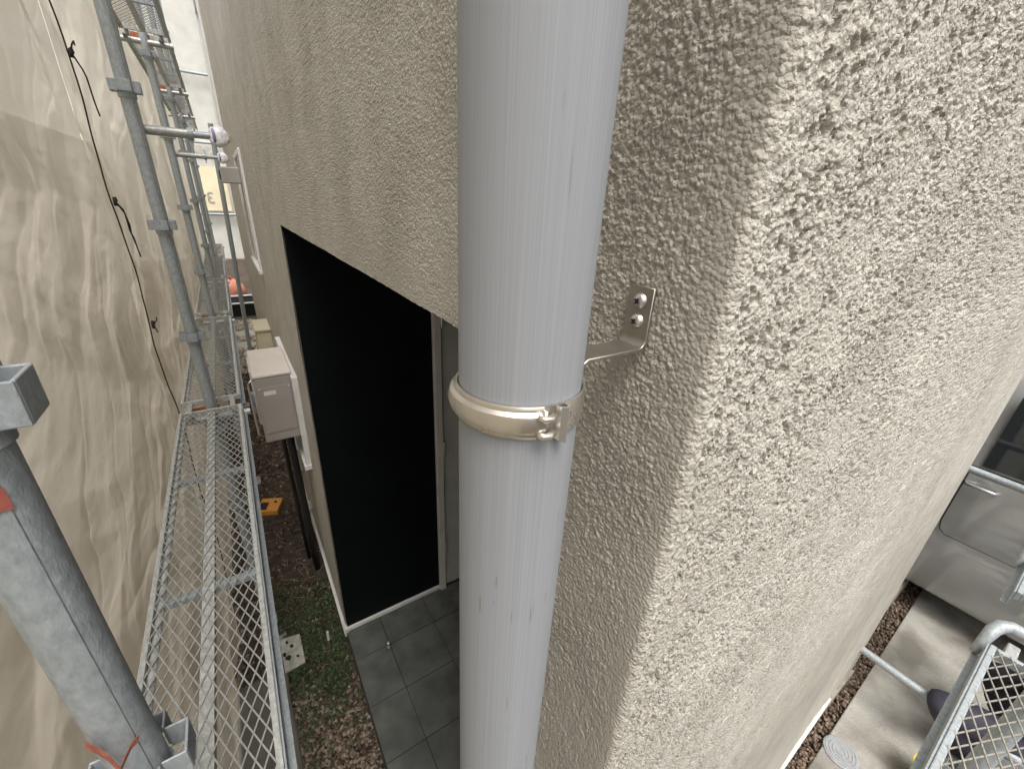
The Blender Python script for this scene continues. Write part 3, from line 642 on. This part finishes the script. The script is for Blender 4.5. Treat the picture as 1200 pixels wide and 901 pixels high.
lp = MB(); lp.tube([(.062, 4.86, 2.60), (.03, 6.0, 1.3), (.0, 7.3, .02)], .017, 12); 
o = MB().tube([(.10, 7.75, 3.4), (.0, 8.3, .01)], .032, 12).build('leaning_pole', GALV, auto=40); tag(o, 'slim steel pole leaning by the house wall beyond the windows', 'pole')

# ------------------------------------------------------------------ water heater and service boxes on the wall
wh = empty('water_heater', (.08, 2.74, 1.26), 'taupe water heater box hung beside the white window', 'water heater')
mb = MB(); mb.box((-.098, -.235, .0), (.088, .235, .405)); mb.build('casing', HEATER, wh, bevel=.008)
mb = MB(); mb.box((-.102, -.239, .4055), (.092, .239, .425)); mb.build('top_cover', HEATTOP, wh, bevel=.006)
mb = MB(); mb.box((-.111, -.06, .04), (-.0985, .22, .39)); mb.build('front_plate', HEATTOP, wh, bevel=.003)
for (x, y, r_) in ((.03, -.07, .02), (.035, .01, .024), (-.005, .07, .014)):
    mb = MB(); mb.tube([(x, y, -.001), (x + .004, y, -.3), (x + .012, y + .01, -.8), (x + .02, y + .02, -1.24)], r_, 12); mb.build('lagged_pipe', BLACK, wh, smooth=True)
mb = MB(); mb.box((-.128, -.16, .24), (-.112, -.12, .29)); mb.tube([(-.12, -.14, .24), (-.12, -.14, .16)], .008, 8); mb.build('blue_valve', BLUE, wh)
mb = MB(); mb.tube([(-.104, -.2, .39), (-.125, -.2, .37), (-.125, -.2, .05), (-.104, -.2, .03)], .006, 8); mb.build('side_rail', SCREW, wh, smooth=True)
mb = MB(); mb.box((.0885, -.2, .3), (.112, -.1, .36)); mb.box((.0885, -.2, .05), (.112, -.1, .1)); mb.build('wall_bracket', SCREW, wh)
mb = MB(); mb.box((-.085, -.2385, .06), (.075, -.2355, .35)); mb.build('side_panel', HEATER, wh, bevel=.002)
for (x, z) in ((-.078, .07), (.068, .07), (-.078, .34), (.068, .34)):
    mb = MB(); mb.lathe([(.0001, -.003), (.003, -.0025), (.004, 0)], (x, -.2386, z), 10, 'Y'); mb.build('screw', SCREW, wh, smooth=True)
mb = MB(); mb.box((-.06, -.2392, .30), (.0, -.2386, .325)); mb.build('rating_label', WHITE, wh)
ub = empty('utility_box', (.125, 4.45, 1.2), 'small cream utility box on the wall below the far window', 'utility box')
mb = MB(); mb.box((-.055, -.19, 0), (.066, .2, .24)); mb.build('casing', CREAM, ub, bevel=.006)
mb = MB(); mb.box((-.062, -.2, .2405), (.067, .21, .258)); mb.build('lid', CREAM, ub, bevel=.004)
mb = MB(); mb.box((-.0585, -.15, .03), (-.0555, .16, .21)); mb.build('door_panel', CREAM, ub, bevel=.002)
mbx = empty('meter_box', (.115, 4.42, G + .03), 'grey meter box high on the wall behind the wrapped tie', 'meter box')
mb = MB(); mb.box((-.06, -.08, 0), (.075, .12, .12)); mb.build('casing', HEATER, mbx, bevel=.008)
mb = MB(); mb.lathe([(.001, -.012), (.035, -.010), (.04, 0)], (-.06, .02, .06), 20, 'X'); mb.build('dial_cover', GLASS, mbx, smooth=True)
ol = empty('outlet_hood', (.182, 3.12, .27), 'small white rain hood outlet low on the wall before the heater', 'outlet')
o = blob('hood', (-.012, 0, .0), (.036, .045, .055), WHITE, 4, amp=.02); o.parent = ol
mb = MB(); mb.tube([(-.012, 0, -.01), (-.016, -.02, -.1), (-.018, -.05, -.24)], .009, 8); mb.build('drop_conduit', WHITE, ol, smooth=True)
cd = empty('conduit', (.17, 3.25, .4), 'white conduit clipped to the wall under the window', 'conduit')
mb = MB(); mb.tube([(0, .12, .45), (0, .06, .2), (0, 0, .02)], .012, 10); mb.build('tube', WHITE, cd, smooth=True)
for z, y in ((.3, .085), (.12, .035)):
    mb = MB(); mb.box((-.016, y - .03, z - .008), (.02, y + .03, z + .008)); mb.build('clip', SCREW, cd)

# ------------------------------------------------------------------ loose ground cover
ICO = None
def pebbles(name, pts, sizes, mats, label, cat, parent=None):
    t = (1 + 5 ** .5) / 2
    iv = np.array([(-1, t, 0), (1, t, 0), (-1, -t, 0), (1, -t, 0), (0, -1, t), (0, 1, t), (0, -1, -t), (0, 1, -t), (t, 0, -1), (t, 0, 1), (-t, 0, -1), (-t, 0, 1)]) / 1.9
    fi = np.array([(0, 11, 5), (0, 5, 1), (0, 1, 7), (0, 7, 10), (0, 10, 11), (1, 5, 9), (5, 11, 4), (11, 10, 2), (10, 7, 6), (7, 1, 8), (3, 9, 4), (3, 4, 2), (3, 2, 6), (3, 6, 8), (3, 8, 9), (4, 9, 5), (2, 4, 11), (6, 2, 10), (8, 6, 7), (9, 8, 1)])
    n = len(pts); V = iv[None] * (1 + RNG.uniform(-.13, .13, (n, 12, 1)))
    V = V * (sizes[:, None, None] * RNG.uniform(.75, 1.2, (n, 1, 3)) * np.array([1, 1, .82]))
    a = RNG.uniform(0, 6.28, n); b = RNG.uniform(-.6, .6, n)
    ca, sa, cb, sb = np.cos(a), np.sin(a), np.cos(b), np.sin(b)
    x, y, z = V[..., 0], V[..., 1], V[..., 2]
    y, z = y * cb[:, None] - z * sb[:, None], y * sb[:, None] + z * cb[:, None]
    x, y = x * ca[:, None] - y * sa[:, None], x * sa[:, None] + y * ca[:, None]
    V = np.stack([x, y, z], -1) + pts[:, None, :]
    F = (fi[None] + np.arange(n)[:, None, None] * 12).reshape(-1, 3)
    me = bpy.data.meshes.new(name); V = V.reshape(-1, 3)
    me.vertices.add(len(V)); me.vertices.foreach_set('co', V.astype(np.float32).ravel())
    me.loops.add(F.size); me.loops.foreach_set('vertex_index', F.astype(np.int32).ravel())
    me.polygons.add(len(F)); me.polygons.foreach_set('loop_start', np.arange(0, F.size, 3, dtype=np.int32))
    for q in mats: me.materials.append(q)
    me.polygons.foreach_set('material_index', np.repeat(RNG.integers(0, len(mats), n), 20).astype(np.int32))
    me.update(calc_edges=True)
    me.polygons.foreach_set('use_smooth', np.ones(len(F), dtype=bool))
    o = bpy.data.objects.new(name, me); C.objects.link(o); tag(o, label, cat, kind='stuff'); return o
PB = [mat('pebble_%s' % k, c, .8, var=.3, vscale=60) for k, c in (('tan', (.26, .195, .14)), ('brown', (.165, .118, .083)), ('umber', (.095, .07, .05)), ('buff', (.34, .28, .215)))]
DB = [mat('bark_%s' % k, c, .9, var=.3, vscale=60) for k, c in (('brown', (.11, .075, .05)), ('dark', (.045, .032, .024)), ('reddish', (.16, .10, .07)), ('pale', (.28, .22, .17)))]
n = 5200
P = np.stack([RNG.uniform(-.16, .19, n), RNG.uniform(.45, 1.9, n) ** 1., RNG.uniform(-.002, .014, n)], -1)
P = P[(P[:, 1] < 1.72 + .12 * vnoise(P[:, 0] * 9, P[:, 1] * 9, 4)) | (RNG.random(n) < .2)]
pebbles('pebble', P, RNG.uniform(.006, .0135, len(P)), PB, 'brown pebbles between the scaffold boards and the porch step', 'pebbles')
n = 3200
P = np.stack([RNG.uniform(-.5, .18, n), RNG.uniform(1.8, 7.5, n), RNG.uniform(-.004, .012, n)], -1)
pebbles('soil_litter', P, RNG.uniform(.004, .014, n) * (1 + .5 * (P[:, 1] > 4)), DB, 'dark soil litter along the foot of the side wall', 'litter')
n = 1500
P = np.stack([RNG.uniform(-.3, .2, n), RNG.uniform(7.2, 10.5, n), RNG.uniform(0, .02, n)], -1)
pebbles('pale_gravel', P, RNG.uniform(.015, .035, n), [STONE, PB[3]], 'pale gravel around the stepping stones', 'gravel')
n = 5200
xg = RNG.uniform(1.6, 4.2, n); P = np.stack([xg, RNG.uniform(.055, .30, n) + TILT * (xg - 2), RNG.uniform(-.01, .022, n)], -1)
pebbles('brown_gravel', P, RNG.uniform(.006, .0125, n), PB[:3] + [DB[2]], 'brown gravel strip between the concrete path and the house foot', 'gravel')
# weeds
def weeds():
    LEAF = [mat('leaf_%s' % k, c, .55, var=.3, vscale=40) for k, c in (('green', (.045, .078, .024)), ('dark', (.026, .046, .016)), ('light', (.075, .11, .04)))]
    vs = []; fs = []; mi = []
    for k in range(520):
        y = random.gauss(2.05, .27); x = random.uniform(-.16, .17)
        if not 1.35 < y < 2.9 or random.random() < abs(y - 2) * .4: continue
        for q in range(random.randint(6, 11)):
            a = random.uniform(0, 6.28); l = random.uniform(.008, .022); wd = l * random.uniform(.3, .5); e = random.uniform(.1, .9); ox, oy = random.gauss(0, .014), random.gauss(0, .014); h = random.uniform(.006, .03)
            d = Vector((math.cos(a) * math.cos(e), math.sin(a) * math.cos(e), math.sin(e) * .6)); s = Vector((-math.sin(a), math.cos(a), 0)) * wd; c = Vector((x + ox, y + oy, h))
            b = len(vs); vs += [c, c + d * l * .5 + s - Vector((0, 0, .001)), c + d * l, c + d * l * .5 - s - Vector((0, 0, .001))]; fs += [(b, b + 1, b + 2), (b, b + 2, b + 3)]; m_ = random.randrange(3); mi += [m_, m_]
    me = bpy.data.meshes.new('weeds'); me.from_pydata([tuple(v) for v in vs], [], fs)
    for q in LEAF: me.materials.append(q)
    me.polygons.foreach_set('material_index', mi)
    o = bpy.data.objects.new('weeds', me); C.objects.link(o); tag(o, 'low green weeds beside the porch corner', 'weeds', kind='stuff')
weeds()
tw = MB()
for k in range(90):
    y = random.uniform(1.9, 4.2); x = random.uniform(-.12, .15); a = random.uniform(0, 6.28); l = random.uniform(.03, .12)
    tw.tube([(x, y, .015), (x + l * .5 * math.cos(a), y + l * .5 * math.sin(a), .026), (x + l * math.cos(a + .4), y + l * math.sin(a + .4), .014)], .0013, 4)
o = tw.build('dry_stalks', mat('dry_straw', (.32, .26, .17), .8)); tag(o, 'dry straw stalks scattered on the dark soil', 'stalks', kind='stuff')
# dropped things
ob = empty('hollow_block', (-.105, 3.61, .0), 'orange plastic block lying on the soil beside the walkway', 'block')
mb = MB(); mb.box((-.085, -.09, .0), (.085, .09, .05)); o = mb.build('body', ORANGE, ob, bevel=.006)
mb = MB(); mb.box((-.07, -.07, .0505), (-.01, .02, .058)); mb.tube([(.04, .03, .05), (.04, .03, .056)], .012, 10); mb.build('dark_socket', BLACK, ob)
ob.rotation_euler = (.0, .05, -.35)
wb = empty('board_offcut', (-.115, 2.075, .03), 'broken white board offcut with black holes lying on the weeds', 'board')
mb = MB(); mb.add([(-.06, -.115, 0), (.05, -.105, 0), (.058, .1, 0), (-.055, .12, 0), (-.06, -.115, .012), (.05, -.105, .012), (.058, .1, .012), (-.055, .12, .012)], [(0, 3, 2, 1), (4, 5, 6, 7), (0, 1, 5, 4), (1, 2, 6, 5), (2, 3, 7, 6), (3, 0, 4, 7)])
mb.build('panel', mat('stained_white_board', (.5, .49, .45), .8, col2=(.3, .29, .26), vscale=30, bump=.001), wb, bevel=.002)
for (x, y, s) in ((-.03, -.03, .016), (.0, .04, .012), (.02, -.045, .009), (-.02, .075, .01), (-.045, .0, .012)):
    mb = MB(); mb.poly([(x + s * random.uniform(.6, 1.2) * math.cos(a), y + s * 1.3 * random.uniform(.6, 1.2) * math.sin(a), .0128) for a in np.linspace(0, 5.7, 9)]); mb.build('hole_stain', BLACK, wb)
wb.rotation_euler = (.02, .08, .05)
st = empty('marker_stake', (.082, 1.99, 0), 'short marker stake with white top standing in the weeds', 'stake')
mb = MB(); mb.tube([(0, 0, 0), (.002, .004, .10)], .006, 8); mb.build('shaft', DB[2], st); mb = MB(); mb.tube([(.002, .004, .1005), (.003, .006, .17)], .0075, 8); mb.build('white_top', WHITE, st)
ds = empty('door_stop', (.385, 1.765, ZT), 'tiny chrome door stop on the dark porch tiles', 'door stop')
mb = MB(); mb.lathe([(.014, 0), (.014, .004), (.006, .008), (.006, .022), (.012, .026), (.012, .034), (.001, .037)], (0, 0, 0), 16); mb.build('stem', SCREW, ds, smooth=True); mb = MB(); mb.lathe([(.0125, .0265), (.014, .029), (.0125, .033)], (0, 0, 0), 16); mb.build('rubber_ring', BLACK, ds, smooth=True)
um = empty('umbrella', (.60, 1.08, ZT), 'black furled umbrella propped on the porch tiles beside the downpipe', 'umbrella')
mb = MB(); mb.tube([(0, 0, .0), (.02, -.01, .1), (.09, -.06, .5), (.10, -.07, .56)], [.006, .018, .032, .012], 10); mb.build('furled_canopy', BLACK, um, smooth=True)
mb = MB(); mb.tube([(.10, -.07, .56), (.115, -.08, .68), (.13, -.09, .70), (.14, -.096, .67)], .007, 8); mb.build('handle', BLACK, um, smooth=True)
# grey ground cloth below the walkway
ys = np.linspace(-.6, 2.0, 90); xs = np.linspace(-.75, -.155, 40); X, Y = np.meshgrid(xs, ys, indexing='ij')
Zz = .03 + .012 * np.abs(vnoise(X * 7 + Y * 2, Y * 2.5, 61)) + .01 * vnoise(X * 3, Y * 4, 62)
o = grid_mesh('ground_cloth', np.stack([X + .01 * vnoise(Y * 5, Y * 0, 6), Y, Zz], -1).reshape(-1, 3), 40, 90, mat=mat('grey_brown_cloth', (.13, .12, .10), .75, var=.25, vscale=6))
s = o.modifiers.new('thick', 'SOLIDIFY'); s.thickness = .002; tag(o, 'grey-brown ground cloth lying under the mesh walkway', 'cloth')

# ------------------------------------------------------------------ front side: concrete path, manhole, kerb block, car, worker
mb = MB(); e = lambda x: .075 + TILT * .95 * (x - 1.5)
mb.add([(-.6, e(-.6), .035), (4.08, e(4.08), .035), (4.15, -1.6, .035), (-.6, -1.6, .035), (-.6, e(-.6), -.1), (4.08, e(4.08), -.1), (4.15, -1.6, -.1), (-.6, -1.6, -.1)], [(3, 2, 1, 0), (4, 5, 6, 7), (0, 1, 5, 4), (1, 2, 6, 5), (2, 3, 7, 6), (3, 0, 4, 7)])
o = mb.build('concrete_path', CONC, bevel=.006); tag(o, kind='structure')
mb = MB(); mb.box((4.2, -9, -.1), (14, 14, .025)); o = mb.build('parking_slab', CONC_EDGE); tag(o, kind='structure')
mb = MB(); mb.box((2.6, .232, -.05), (3.98, .42, .17)); o = mb.build('concrete_kerb', CONC_EDGE, bevel=.02); tag(o, 'old concrete kerb block at the end of the gravel strip', 'kerb')
mh = empty('manhole_cover', (2.24, .028, .036), 'small round grey inspection cover in the concrete path', 'manhole cover')
MET = mat('cast_grey', (.33, .34, .35), .6, .2, var=.2, vscale=40)
mb = MB(); mb.lathe([(.0001, .008), (.075, .008), (.079, .006), (.08, 0)], (0, 0, 0), 40); mb.build('disc', MET, mh)
for r in (.02, .036, .052, .067):
    mb = MB(); mb.lathe([(r - .004, .0081), (r - .003, .011), (r + .003, .011), (r + .004, .0081)], (0, 0, 0), 36); mb.build('raised_ring', MET, mh)
for k in range(5):
    pass
# steel tubes of the front scaffold
for (p0, p1, lab) in (((2.66, .20, G - 2.27), (2.66, -.75, G - 2.27), 'galvanized tube running low over the concrete path to the house wall'), ((3.32, .6, G - 1.26), (3.32, -1.6, G - 1.29), 'dark galvanized rail tube crossing before the car window')):
    root = empty('scaffold_tube', p0, lab, 'scaffold tube')
    d = Vector(p1) - Vector(p0)
    mb = MB(); mb.tube([(0, 0, 0), d], .0215, 18); mb.build('tube', GALV, root, auto=40)
    mb = MB(); mb.lathe([(.018, -.004), (.0225, -.004), (.0225, .004), (.018, .004)], d, 18, 'Y'); mb.build('end_rim', GALV2, root)
fp = copy_tree(post); fp.location = (1.575, -.215, 0); tag(fp, 'galvanized post of the front scaffold between two mesh boards', 'scaffold post'); fp['group'] = 'galvanized posts of the front scaffold'
for x, y, z, ang, lab in ((1.50, -.105, BT + .02, 0, 'rounded galvanized hook arm at the end of the front board'), (2.02, -.10, BT + .03, 1, 'bent galvanized hook arm beyond the front boards')):
    root = empty('hook_arm', (x, y, z), lab, 'hook arm', 'hook arms on the front scaffold')
    mb = MB(); mb.tube([(.012, -.062, -.006), (.002, -.004, .0), (-.012, .012, -.004), (-.03, .02, -.016), (-.085, .028, -.066)], [.013, .0145, .0155, .0145, .0085], 14); mb.build('arm', GALV, root, smooth=True)
    mb = MB(); mb.box((-.008, -.095, -.03), (.034, -.058, .016)); mb.build('clamp', GALV, root, bevel=.006)

def make_car():
    root = empty('parked_car', (4.44, 0, .02), 'glossy silver-white van parked at the end of the concrete path', 'car')
    PAINT = mat('silver_white_paint', (.37, .37, .355), .12, .2, coat=.8, var=.05, vscale=3)
    TRIM = mat('dark_trim', (.02, .02, .02), .5); LAMP = mat('lamp_glass', (.6, .6, .6), .08, spec=.8); TAIL = mat('tail_red', (.4, .02, .02), .15)
    # outline per station: (y, z_sill, belt, roof, half width, greenhouse inset)
    st = [(-1.70, .30, .78, .80, .60), (-1.62, .22, .95, 1.0, .68), (-1.40, .19, 1.10, 1.16, .735), (-1.12, .18, 1.17, 1.22, .74), (-1.0, .18, 1.18, 1.34, .74), (-.72, .18, 1.19, 1.72, .74), (-.45, .18, 1.19, 1.84, .74), (.3, .18, 1.19, 1.88, .74), (1.2, .18, 1.19, 1.86, .74), (1.52, .2, 1.18, 1.80, .725), (1.66, .26, 1.12, 1.62, .69), (1.70, .34, 1.0, 1.2, .66)]
    prof_n = 15; vs = []
    for (y, s, b, r, wd) in st:
        gh = max(r - b, .02)
        half = [(wd - .10, s), (wd - .03, s + .02), (wd - .005, s + .10), (wd + .004, s + (b - s) * .30), (wd - .006, s + (b - s) * .46), (wd - .022, s + (b - s) * .50), (wd - .012, s + (b - s) * .56), (wd - .008, s + (b - s) * .75), (wd - .022, b - .03), (wd - .035, b), (wd - .06, b + gh * .35), (wd - .10, b + gh * .75), (wd - .17, b + gh * .93), (wd - .32, r - .01), (.0, r)]
        for (x, z) in half: vs.append((-x, y, z))
        for (x, z) in reversed(half[:-1]): vs.append((x, y, z))
    k = 2 * prof_n - 1; fs = []
    for i in range(len(st) - 1):
        for j in range(k - 1): fs.append((i * k + j, i * k + j + 1, (i + 1) * k + j + 1, (i + 1) * k + j))
        fs.append((i * k + k - 1, i * k, (i + 1) * k, (i + 1) * k + k - 1))
    fs.append(tuple(range(k))); fs.append(tuple((len(st) - 1) * k + j for j in reversed(range(k))))
    mb = MB(); mb.add(vs, fs); body = mb.build('body', PAINT, root, smooth=True)
    ss = body.modifiers.new('sub', 'SUBSURF'); ss.levels = 2; ss.render_levels = 2
    for sx in (-1, 1):
        for (y0, y1) in ((-.62, .20), (.27, 1.35)):
            g = MB(); X0, X1 = .7062, .668; z0, z1 = 1.225, 1.70
            g.add([(sx * X0, y0 + (-.16 if y0 < 0 else 0), z0), (sx * X0, y1, z0), (sx * X1, y1, z1), (sx * X1, y0 + .1 * (y0 < 0), z1)], [(0, 1, 2, 3)])
            wn = g.build('side_window', GLASS, root); so = wn.modifiers.new('s', 'SOLIDIFY'); so.thickness = .012; so.offset = 0
        g = MB(); g.box((min(sx * .700, sx * .716), -.85, 1.185), (max(sx * .700, sx * .716), 1.4, 1.21)); g.build('belt_moulding', TRIM, root)
        for yh, dd in ((.155, 1), (1.05, 1)):
            h = MB(); h.tube([(sx * .722, yh - .075, 1.095), (sx * .752, yh - .06, 1.095), (sx * .752, yh + .06, 1.095), (sx * .722, yh + .075, 1.095)], .011, 10); h.build('door_handle', PAINT, root, smooth=True)
            h = MB(); h.lathe([(.001, 0), (.05, .002), (.058, .004)], (sx * .7215, yh, 1.09), 20, 'X'); h.build('handle_recess', TRIM if False else PAINT, root)
        for path in ([(.74, .235, 1.18), (.738, .235, .78), (.734, .225, .72), (.733, .19, .69), (.733, -.75, .69), (.733, -.84, .74), (.73, -.86, 1.18)], [(.738, 1.30, 1.18), (.736, 1.3, .78), (.733, 1.26, .70), (.733, .30, .69), (.734, .25, .72)]):
            h = MB(); h.tube([(sx * (x + .0) , y, z) for (x, y, z) in path], .0035, 6); h.build('door_seam', TRIM, root)
        for y in (-1.12, 1.12):
            t = MB(); t.lathe([(.17, -.07), (.24, -.075), (.265, -.05), (.265, .05), (.24, .075), (.17, .07)], (sx * .675, y, .262), 36, 'X'); ty = t.build('wheel', BLACK, root, smooth=True)
            t = MB(); t.lathe([(.001, .055), (.05, .06), (.06, .045), (.15, .055), (.172, .068)], (0, 0, 0), 30, 'X')
            rim = t.build('rim', LAMP if False else MET, ty, smooth=True); rim.location = (sx * .675, y, .262); rim.scale = (sx, 1, 1)
        l = MB(); l.obox((sx * .55, -1.66, .82), (.10, .03 * sx, 0), (-.01 * sx, .03, 0), (0, 0, .06)); l.build('headlight', LAMP, root, bevel=.02)
        l = MB(); l.obox((sx * .63, 1.66, 1.0), (.045, 0, 0), (0, .035, 0), (0, 0, .16)); l.build('tail_light', TAIL, root, bevel=.015)
        l = MB(); l.obox((sx * .82, -.82, 1.24), (.085, 0, 0), (0, .05, 0), (0, 0, .07)); l.build('wing_mirror', PAINT, root, bevel=.03)
    g = MB(); g.add([(-.60, -1.02, 1.28), (.60, -1.02, 1.28), (.54, -.66, 1.74), (-.54, -.66, 1.74)], [(0, 1, 2, 3)]); wn = g.build('windscreen', GLASS, root); so = wn.modifiers.new('s', 'SOLIDIFY'); so.thickness = .02; so.offset = 0
    g = MB(); g.box((-.35, -1.735, .45), (.35, -1.69, .56)); g.build('grille', TRIM, root, bevel=.01)
make_car()

def make_worker():
    """crouching worker facing the house wall (+y), one skinned body"""
    J = {'pel': (2.93, -.66, .36, .15), 'spi': (2.94, -.62, .55, .145), 'che': (2.94, -.53, .76, .155), 'nec': (2.94, -.46, .93, .055), 'hea': (2.94, -.41, 1.03, .085), 'top': (2.94, -.40, 1.13, .075),
         'hl': (2.83, -.62, .33, .095), 'kl': (2.61, -.125, .40, .078), 'al': (2.76, -.38, .10, .045), 'tl': (2.75, -.20, .075, .038),
         'hr': (3.04, -.62, .33, .095), 'kr': (3.13, -.245, .40, .072), 'ar': (3.09, -.42, .10, .045), 'tr': (3.10, -.26, .075, .038),
         'sl': (2.76, -.51, .80, .062), 'el': (2.70, -.50, .54, .046), 'wl': (2.86, -.38, .46, .032), 'fl': (2.90, -.33, .44, .026),
         'sr': (3.12, -.51, .80, .062), 'er': (3.20, -.50, .56, .046), 'wr': (3.04, -.38, .48, .032), 'fr': (3.00, -.33, .46, .026)}
    E_ = [('pel', 'spi'), ('spi', 'che'), ('che', 'nec'), ('nec', 'hea'), ('hea', 'top'), ('pel', 'hl'), ('hl', 'kl'), ('kl', 'al'), ('al', 'tl'), ('pel', 'hr'), ('hr', 'kr'), ('kr', 'ar'), ('ar', 'tr'),
          ('che', 'sl'), ('sl', 'el'), ('el', 'wl'), ('wl', 'fl'), ('che', 'sr'), ('sr', 'er'), ('er', 'wr'), ('wr', 'fr')]
    names = list(J); base = Vector((2.93, -.5, .036))
    vs = [Vector(J[k][:3]) - base for k in names]; es = [(names.index(a), names.index(b)) for a, b in E_]; rad = [J[k][3] for k in names]
    # fingers
    for hnd, wrist, sgn in (('fl', 'wl', 1), ('fr', 'wr', -1)):
        h = Vector(J[hnd][:3]) - base; d = (h - (Vector(J[wrist][:3]) - base)).normalized(); side = Vector((1, 0, 0))
        for q, (off, ln) in enumerate(((-.026, .055), (-.009, .066), (.009, .062), (.026, .048))):
            p0 = h + side * off * .8; p1 = p0 + d * ln * .6 + Vector((0, .002, -.004)); p2 = p1 + d * ln * .3 + Vector((0, -.004, -.02))
            i = len(vs); vs += [p0 + d * .02, p1 + d * .015, p2 + d * .01]; rad += [.010, .009, .008]; es += [(names.index(hnd), i), (i, i + 1), (i + 1, i + 2)]
        p0 = h + side * sgn * .035 - d * .01; i = len(vs); vs += [p0, p0 + d * .03 + side * sgn * .012]; rad += [.011, .009]; es += [(names.index(hnd), i), (i, i + 1)]
    me = bpy.data.meshes.new('tmp'); me.from_pydata([tuple(v) for v in vs], es, [])
    o = bpy.data.objects.new('tmp', me); C.objects.link(o)
    o.modifiers.new('skin', 'SKIN'); sub = o.modifiers.new('sub', 'SUBSURF'); sub.levels = 2
    for i, v in enumerate(me.skin_vertices[0].data): v.radius = (rad[i], rad[i]); v.use_root = (i == 0)
    dg = bpy.context.evaluated_depsgraph_get(); m2 = bpy.data.meshes.new_from_object(o.evaluated_get(dg)); bpy.data.objects.remove(o)
    mats = [mat('navy_work_trousers', (.035, .032, .05), .8, var=.3, vscale=25, bump=.004, bscale=35), mat('dark_work_jacket', (.04, .045, .07), .8, var=.3, vscale=25, bump=.004, bscale=30), mat('skin', (.45, .29, .21), .5), BLACK]
    root = empty('person', base, 'crouching worker in dark navy clothes on the concrete path below the mesh board', 'person')
    body = finish(m2, 'body', None, root)
    m2.materials.clear()
    for q in mats: m2.materials.append(q)
    kind = {}
    segs = []
    for a, b in E_:
        t = 0 if a in ('pel', 'hl', 'kl', 'hr', 'kr') and b not in ('spi',) else 1
        if a in ('nec', 'hea'): t = 2
        if a in ('wl', 'wr'): t = 3
        if a in ('al', 'ar'): t = 3
        segs.append((Vector(J[a][:3]) - base, Vector(J[b][:3]) - base, t, .5 * (J[a][3] + J[b][3])))
    for p in m2.polygons:
        c = p.center; best = None
        for (a, b, t, r_) in segs:
            ab = b - a; u = max(0, min(1, (c - a).dot(ab) / ab.length_squared)); d = (c - a - ab * u).length - r_
            if best is None or d < best[0]: best = (d, t)
        p.material_index = best[1]; p.use_smooth = True
    hd = Vector(J['hea'][:3]) - base
    cp = MB(); cp.lathe([(.105, .0), (.11, .03), (.10, .07), (.075, .105), (.035, .125), (.001, .13)], hd + Vector((0, 0, .03)), 22); cp.box((hd.x - .06, hd.y + .08, hd.z + .025), (hd.x + .06, hd.y + .17, hd.z + .04)); cp.build('cap', mats[1], root, auto=50)
    for s in (-1, 1):
        e_ = MB(); e_.lathe([(.001, -.006), (.009, -.003), (.010, 0)], (hd.x + s * .032, hd.y + .082, hd.z + .012), 10, 'Y'); e_.build('eye', BLACK, root)
        e_ = MB(); e_.obox((hd.x + s * .088, hd.y, hd.z), (.01, 0, 0), (0, .02, 0), (0, 0, .03)); e_.build('ear', mats[2], root, bevel=.006)
    e_ = MB(); e_.add([(hd.x - .012, hd.y + .08, hd.z - .025), (hd.x + .012, hd.y + .08, hd.z - .025), (hd.x, hd.y + .108, hd.z - .022), (hd.x, hd.y + .084, hd.z + .015)], [(0, 1, 2), (0, 2, 3), (1, 3, 2)]); e_.build('nose', mats[2], root)
    e_ = MB(); e_.box((hd.x - .02, hd.y + .074, hd.z - .052), (hd.x + .02, hd.y + .084, hd.z - .046)); e_.build('mouth', mats[2], root)
make_worker()
YEL2 = mat('yellow_plastic', (.75, .55, .06), .45, var=.1)
def bucket(x, y, mt, s, lab):
    root = empty('bucket', (x, y, .036), lab, 'bucket', 'tool buckets by the worker')
    b = MB(); b.lathe([(.001, 0), (.085 * s, 0), (.11 * s, .2 * s), (.118 * s, .2 * s), (.118 * s, .215 * s), (.10 * s, .215 * s), (.08 * s, .015), (.001, .015)], (0, 0, 0), 26); b.build('pail', mt, root, auto=40)
    b = MB(); b.tube([(-.115 * s, 0, .2 * s), (-.09 * s, .05 * s, .27 * s), (0, .07 * s, .3 * s), (.09 * s, .05 * s, .27 * s), (.115 * s, 0, .2 * s)], .004, 8); b.build('bail_handle', SCREW, root, smooth=True)
bucket(2.42, -.26, YEL2, .7, 'yellow bucket on the concrete path in front of the worker')
bucket(2.60, -.46, mat('pale_grey_plastic', (.5, .52, .55), .4), .8, 'pale grey bucket seen through the mesh board')
lv = empty('plank', (3.12, -.45, .036), 'white plank with yellow end lying behind the worker under the mesh', 'plank')
mb = MB(); mb.box((-.5, -.04, .0), (.5, .04, .03)); mb.build('white_length', WHITE, lv, bevel=.003); mb = MB(); mb.box((-.62, -.0405, 0), (-.501, .0405, .0305)); mb.build('yellow_end', YEL2, lv, bevel=.003)
lv.rotation_euler = (0, 0, R(3))
